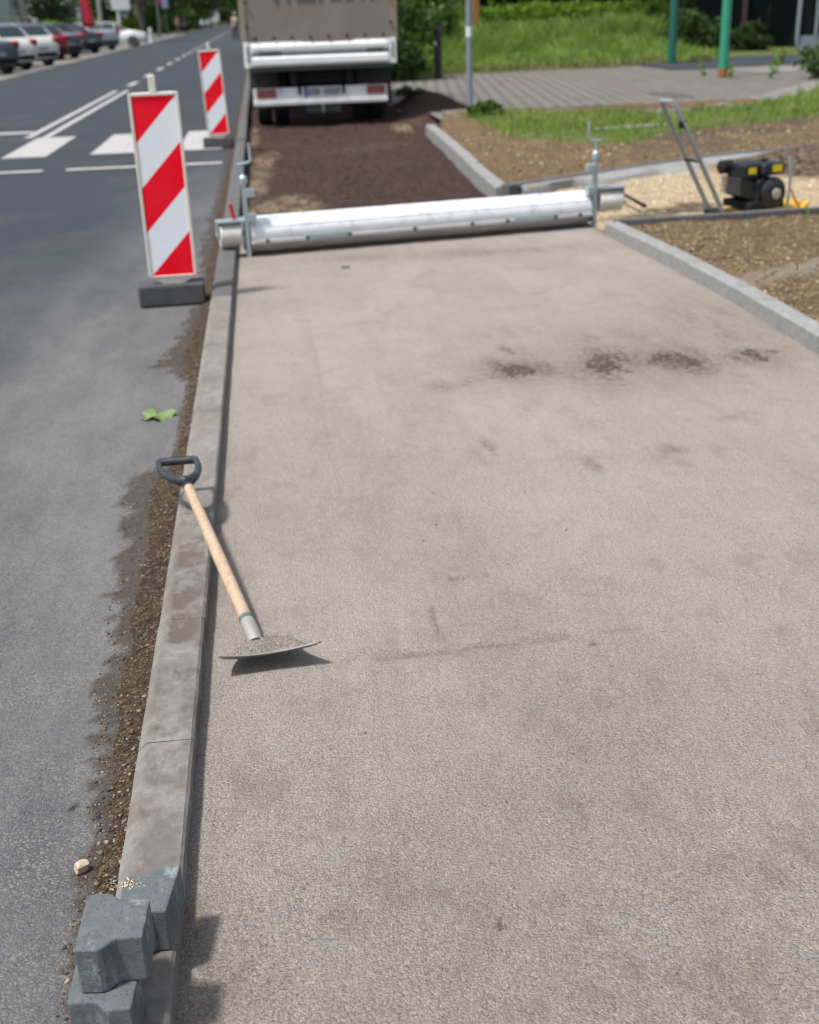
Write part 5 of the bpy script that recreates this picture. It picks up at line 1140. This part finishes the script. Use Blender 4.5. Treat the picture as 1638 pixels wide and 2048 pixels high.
for (px_, py_, lb, pc, kd, nm, hd) in ((28, 152, 'grey blue car cut by the left edge, nearest of the parked row', PG, 'sedan', 'parked_car', HD), (66, 143, 'white hatchback second in the parked row', PW, 'hatch', 'parked_car', HD), (112, 134, 'white hatchback beside the red car', PW, 'hatch', 'parked_car', HD), (133, 122, 'dark red hatchback in the parked row', PR, 'hatch', 'parked_car', HD),
                                       (164, 118, 'pale grey car with dark windows just beyond the red one', PG, 'sedan', 'parked_car', HD), (204, 108, 'dark navy saloon in the middle of the parked row', PN, 'sedan', 'parked_car', HD), (238, 101, 'silver car with red light behind the navy saloon', PS, 'sedan', 'parked_car', HD), (289, 93, 'white saloon with long bonnet at the far end of the row', PW, 'sedan', 'parked_car', math.radians(172))):
    P = U(px_, py_, -.014)
    if kd == 'sedan' and 'bonnet' in lb:
        car(nm, lb, pc, (P.x-.2, P.y+.4, -.014), 0.0+math.radians(0), kd).location = (P.x-4.4, P.y+1.2, -.014)
    else:
        # rear corner nearest the road sits at the measured spot
        off = Matrix.Rotation(hd, 3, 'Z') @ Vector((0, .84, 0)); car(nm, lb, pc, (P.x-abs(off.x)*1., P.y+off.y*-1+.5, -.014), hd, kd)
P = U(411, 57, -.02); car('distant_car', 'pale silver car far down the street seen from the rear', PS, (P.x, P.y, -.02), PI/2, 'hatch', 'car', 'traffic far down the street')
# box van far away
P = U(417, 52, -.02); vn = empty('box_van', 'pale grey box van beyond the distant silver car', 'van', (P.x+.4, P.y+28, -.02), 0, 'traffic far down the street')
mb = MB(); mb.box((0, 2, 1.85), (2.1, 4, 2.5)); mb.build('box', M['wallwhite'], vn, bevel=.04); mb = MB(); mb.box((0, 4.9, 1.3), (1.9, 1.7, 1.6)); mb.build('cab', M['signwhite'], vn, bevel=.15)
for s in (-1, 1):
    for y in (.8, 4.9):
        mb = MB(); mb.lathe([(.15, -.12), (.34, -.12), (.36, 0), (.34, .12), (.15, .12)], 20, Matrix.Translation((s*.9, y, .36))); mb.build('wheel', M['tyre'], vn, smooth=True)
mb = MB(); mb.box((0, .02, .5), (2.0, .1, .2)); mb.build('bumper', M['chassis'], vn)

# ------------------------------------------------------------------ street furniture far left
def fpole(name, px, py, r, h, mat, label, cat='pole', group='poles along the left pavement', z=.0):
    P = U(px, py, z); o = empty(name, label, cat, (P.x, P.y, z), 0, group); mb = MB(); mb.tube([(0, 0, 0), (0, 0, h/2), (0, 0, h)], [r, r*.9, r*.8], 12); mb.build('shaft', mat, o, smooth=True); return o
fpole('lamp_post', 208, 95, .12, 7, M['concpole'], 'beige concrete lamp post rising behind the silver car')
fpole('lamp_post', 57, 112, .17, 7, M['concpole'], 'thick grey post between the green building and the white cars')
o = fpole('sign_post', 243, 84, .11, 2.6, M['signwhite'], 'white post carrying a wide white sign board', 'sign'); mb = MB(); mb.box((.25, -.08, 2.65), (1.35, .06, .95)); mb.build('sign_panel', M['signwhite'], o, bevel=.02)
o = fpole('sign_post', 320, 73, .13, 5, M['concpole'], 'pale pole with a pink sign at its side', 'sign'); mb = MB(); mb.box((.32, -.06, 3.25), (.34, .04, 1.0)); mb.build('sign_panel', M['pink'], o)
o = fpole('sign_post', 336, 70, .09, 3.4, M['darkgreen'], 'thin pole with a grey blue sign', 'sign'); mb = MB(); mb.box((0, -.06, 3.0), (.62, .04, 1.1)); mb.build('sign_panel', M['signblue'], o, bevel=.02)
fpole('lamp_post', 446, 44, .22, 8, M['concpole'], 'slim grey post at the far end of the street')
fpole('lamp_post', 395, 52, .16, 8, M['concpole'], 'faint grey post left of the distant car')
o = fpole('traffic_bollard', 303, 86, .14, .95, M['signwhite'], 'squat white bollard on the left pavement', 'bollard'); mb = MB(); mb.lathe([(.145, .6), (.15, .6), (.15, .75), (.145, .75)], 14, Matrix.Rotation(-PI/2, 4, 'Y')); mb.build('band', M['wallwhite'], o)
P = U(291, 84, .0); o = empty('bare_trunk', 'dark leaning tree trunk before the white bollard', 'tree', (P.x, P.y, 0), 0, 'street trees on the left')
mb = MB(); mb.tube([(0, 0, -.1), (-.03, 0, .8), (-.15, 0, 1.6), (-.25, .05, 2.8), (-.3, 0, 4.4)], [.20, .17, .22, .30, .2], 10); mb.tube([(-.25, 0, 2.6), (.3, 0, 3.6), (.7, .1, 4.6)], [.14, .1, .06], 8); mb.build('trunk', M['bark'], o, smooth=True)
v, m_ = leaves(1500, ell_centers(30, (0, 0, 5), (1.6, 1.6, 1.2), .3), .3, .17); raw_mesh('crown', v, m_, 4, M['leafdark'], o)
# red feather flag
P = V(172, 43, 66); o = empty('feather_flag', 'tall red feather flag behind the parked cars', 'flag', (P.x, 66, 0)); mb = MB(); mb.tube([(-.2, 0, 0), (-.2, 0, 2.2), (-.17, 0, 3.6)], [.03, .025, .015], 8); mb.build('mast', M['polesteel'], o)
vs = []; fs = []
for j in range(13):
    z = 1.2+2.4*j/12; w = .52*(1-(j/12)**2.2)+.05
    for i in range(4): vs.append((-.18+w*i/3, .05*math.sin(i*1.3+j*.5), z))
for j in range(12):
    for i in range(3): a = j*4+i; fs.append((a, a+1, a+5, a+4))
mb = MB(); mb.add(vs, fs); fl = mb.build('cloth', M['redcloth'], o, smooth=True); s_ = fl.modifiers.new('Solidify', 'SOLIDIFY'); s_.thickness = .004
# buildings on the left
P = V(44, 37, 62); x1 = P.x
o = empty('building', 'pale green rendered building at the top left', 'building', (x1-7.6, 62, 0)); mb = MB(); mb.box((0, 3, 3.5), (12, 6, 7)); wl = mb.build('wall', M['wallgreen'], o, bevel=.02)
for xx in (4.75, 1.5, -2, -5):
    mb = MB(); mb.box((xx, -.02, 2.6), (.32, .08, 1.5)); fr = mb.build('window', M['glass'], o); mb = MB(); mb.box((xx, -.04, 1.82), (.44, .14, .06)); mb.build('sill', M['wallwhite'], fr)
mb = MB(); mb.extr([(-.5, 7.0), (6.5, 7.0), (3, 8.8)], -6.5, 6.5); mb.build('roof', M['roof'], o)
o = empty('building', 'whitish low building with dark opening behind the white cars', 'building', (-19.2, 86, 0)); mb = MB(); mb.box((0, 4, 1.8), (5.5, 8, 3.6)); mb.build('wall', M['wallwhite'], o, bevel=.02); mb = MB(); mb.box((-.9, -.02, 2.35), (1.2, .08, .9)); mb.build('window', M['glass'], o); mb = MB(); mb.box((1.4, -.02, 2.3), (1.0, .08, .9)); mb.build('window', M['glass'], o); mb = MB(); mb.box((0, 4, 3.68), (6, 8.6, .16)); mb.build('roof', M['roof'], o)
o = empty('building', 'grey building half hidden behind the red flag', 'building', (-15.2, 112, 0)); mb = MB(); mb.box((0, 5, 3), (7, 10, 6)); mb.build('wall', M['wallwhite'], o); mb = MB(); mb.box((-1, -.02, 2.0), (2.4, .08, 1.7)); mb.build('window', M['glass'], o); mb = MB(); mb.extr([(-.4, 6), (10.4, 6), (5, 8)], -3.8, 3.8); mb.build('roof', M['roof'], o)

# ------------------------------------------------------------------ people
def skinmesh(name, chains, mat, parent, sub=2):
    vs = []; es = []; rs = []; key = {}
    for ch in chains:
        prev = None
        for (p, r) in ch:
            k = tuple(round(c, 4) for c in p)
            if k in key: i = key[k]
            else: i = len(vs); key[k] = i; vs.append(p); rs.append(r)
            if prev is not None: es.append((prev, i))
            prev = i
    me = bpy.data.meshes.new(name); me.from_pydata(vs, es, []); o = link(name, me, mat, parent)
    o.modifiers.new('Skin', 'SKIN'); me.skin_vertices.new() if not me.skin_vertices else None
    for i, d_ in enumerate(me.skin_vertices[0].data): d_.radius = (rs[i], rs[i]); d_.use_root = (i == 0)
    s = o.modifiers.new('Sub', 'SUBSURF'); s.levels = sub; s.render_levels = sub; o.modifiers['Skin'].use_smooth_shade = True; return o
def person(label, loc, rz, shirt, trousers, hair, group=None, stride=.16, arm=.12, s=1.):
    o = empty('person', label, 'person', loc, rz, group); o.scale = (s, s, s)
    pel = (0, 0, .92); ch = [[(pel, .12), ((0, 0, 1.10), .12), ((0, .01, 1.28), .14), ((0, 0, 1.42), .10), ((0, -.01, 1.50), .055), ((0, -.02, 1.58), .075), ((0, -.025, 1.66), .092), ((0, -.02, 1.73), .06)]]
    legs = []
    for sd in (-1, 1):
        f = stride*sd
        leg = [(pel, .12), ((sd*.10, 0, .86), .09), ((sd*.10, -f*.7-.03, .48), .06), ((sd*.10, -f+.05*(f < 0), .09), .042), ((sd*.105, -f-.10, .04), .035), ((sd*.11, -f-.17, .03), .025)]
        legs.append(leg); ch.append(leg)
        hx = sd*.235; hy = arm*sd-.06
        a = [((0, .01, 1.28), .14), ((sd*.17, .01, 1.39), .062), ((sd*.215, .03, 1.12), .045), ((hx, hy, .88), .028), ((hx, hy-.02, .82), .026)]
        ch.append(a)
        for k in range(4): ch.append([((hx, hy-.02, .82), .026), ((hx+sd*.004, hy-.045+k*.017, .775), .0085), ((hx-sd*.004, hy-.05+k*.017, .745), .008), ((hx-sd*.014, hy-.052+k*.017, .72-.006*abs(k-1.3)), .007)])
        ch.append([((hx, hy-.02, .82), .026), ((hx-sd*.012, hy-.055, .80), .009), ((hx-sd*.018, hy-.07, .775), .008)])
    ch.append([((0, -.025, 1.66), .092), ((0, -.115, 1.645), .016)])
    for sd in (-1, 1): ch.append([((0, -.025, 1.66), .092), ((sd*.09, -.01, 1.65), .018)])
    skinmesh('body', ch, M['skin'], o)
    skinmesh('shirt', [[((0, 0, .93), .145), ((0, 0, 1.10), .14), ((0, .01, 1.28), .16), ((0, 0, 1.42), .115)]]+[[((0, .01, 1.28), .16), ((sd*.17, .01, 1.39), .080), ((sd*.205, .025, 1.18), .066)] for sd in (-1, 1)], shirt, o)
    skinmesh('trousers', [[((0, 0, .96), .142), (pel, .14)]]+[[(pel, .14)]+[(p, r+.022) for p, r in lg[1:4]] for lg in legs], trousers, o)
    bm = bmesh.new(); bmesh.ops.create_uvsphere(bm, u_segments=18, v_segments=12, radius=1)
    bmesh.ops.delete(bm, geom=[v for v in bm.verts if v.co.z < -.35 or (v.co.y < -.45 and v.co.z < .45)], context='VERTS'); me = bpy.data.meshes.new('hair'); bm.to_mesh(me); bm.free()
    hr = link('hair', me, hair, o); hr.scale = (.102, .112, .105); hr.location = (0, -.012, 1.69)
    for sd in (-1, 1):
        f = stride*sd; mb = MB(); mb.box((sd*.108, -f-.07, .045), (.095, .27, .085)); mb.build('shoe', M['blackrubber'], o, bevel=.03, seg=3)
    return o
cl = lambda n, c: simple('cloth_'+n, c, .85, 0, .1)
P = U(473, 82, -.02); person('walker in pale yellow top and dark trousers beside the truck', (P.x, P.y, -.02), .2, cl('pale', (.50, .50, .36)), cl('dark', (.03, .045, .055)), cl('cap', (.42, .42, .50)))
P = U(357, 68, .0); person('walker in a dusky pink jacket on the far left pavement', (P.x, P.y, .0), 2.9, cl('dusky', (.20, .13, .12)), cl('brown', (.06, .04, .04)), cl('hair', (.04, .03, .025)), 'walkers on the left pavement')
P = U(369, 67, .0); person('walker in dark purple clothes with pale shoes, right one of the pair', (P.x, P.y, .0), 2.7, cl('purple', (.05, .04, .08)), cl('plum', (.05, .035, .06)), cl('hair2', (.12, .10, .10)), 'walkers on the left pavement')

# ------------------------------------------------------------------ light, world, camera
w = bpy.data.worlds.new('World'); SC.world = w; w.use_nodes = True; nt = w.node_tree
sky = nt.nodes.new('ShaderNodeTexSky'); sky.sky_type = 'NISHITA'; sky.sun_disc = False
S = Vector((-.42, -.20, 1)).normalized()
sky.sun_elevation = math.asin(S.z); sky.sun_rotation = math.atan2(S.x, S.y) % (2*PI); sky.air_density = 1.2; sky.dust_density = 2.5
hs = nt.nodes.new('ShaderNodeHueSaturation'); hs.inputs['Saturation'].default_value = .55; nt.links.new(sky.outputs[0], hs.inputs['Color'])
bg = nt.nodes['Background']; bg.inputs['Strength'].default_value = .115; nt.links.new(hs.outputs[0], bg.inputs[0])
sun = bpy.data.lights.new('Sun', 'SUN'); sun.energy = 3.3; sun.angle = math.radians(6); sun.color = (1, .965, .91)
so = bpy.data.objects.new('Sun', sun); COL.objects.link(so); so.rotation_euler = (-S).to_track_quat('-Z', 'Y').to_euler(); so.location = (-6, -4, 14)
cam = bpy.data.cameras.new('Camera'); co = bpy.data.objects.new('Camera', cam); COL.objects.link(co); SC.camera = co
cam.sensor_fit = 'HORIZONTAL'; cam.sensor_width = 36; cam.lens = F_/W_*36; cam.clip_end = 3000; cam.clip_start = .05
m = Matrix((RT, UP, -fwd)).transposed().to_4x4(); m.translation = Vector(EYE); co.matrix_world = m
cam.dof.use_dof = True; cam.dof.focus_distance = 2.15; cam.dof.aperture_fstop = 5.8
vs_ = SC.view_settings; vs_.view_transform = 'Standard'; vs_.look = 'None'; vs_.gamma = 1; vs_.exposure = .45
SC.cycles.pixel_filter_type = 'BLACKMAN_HARRIS'; SC.cycles.filter_width = 1.05
SC.render.resolution_x, SC.render.resolution_y = 819, 1024
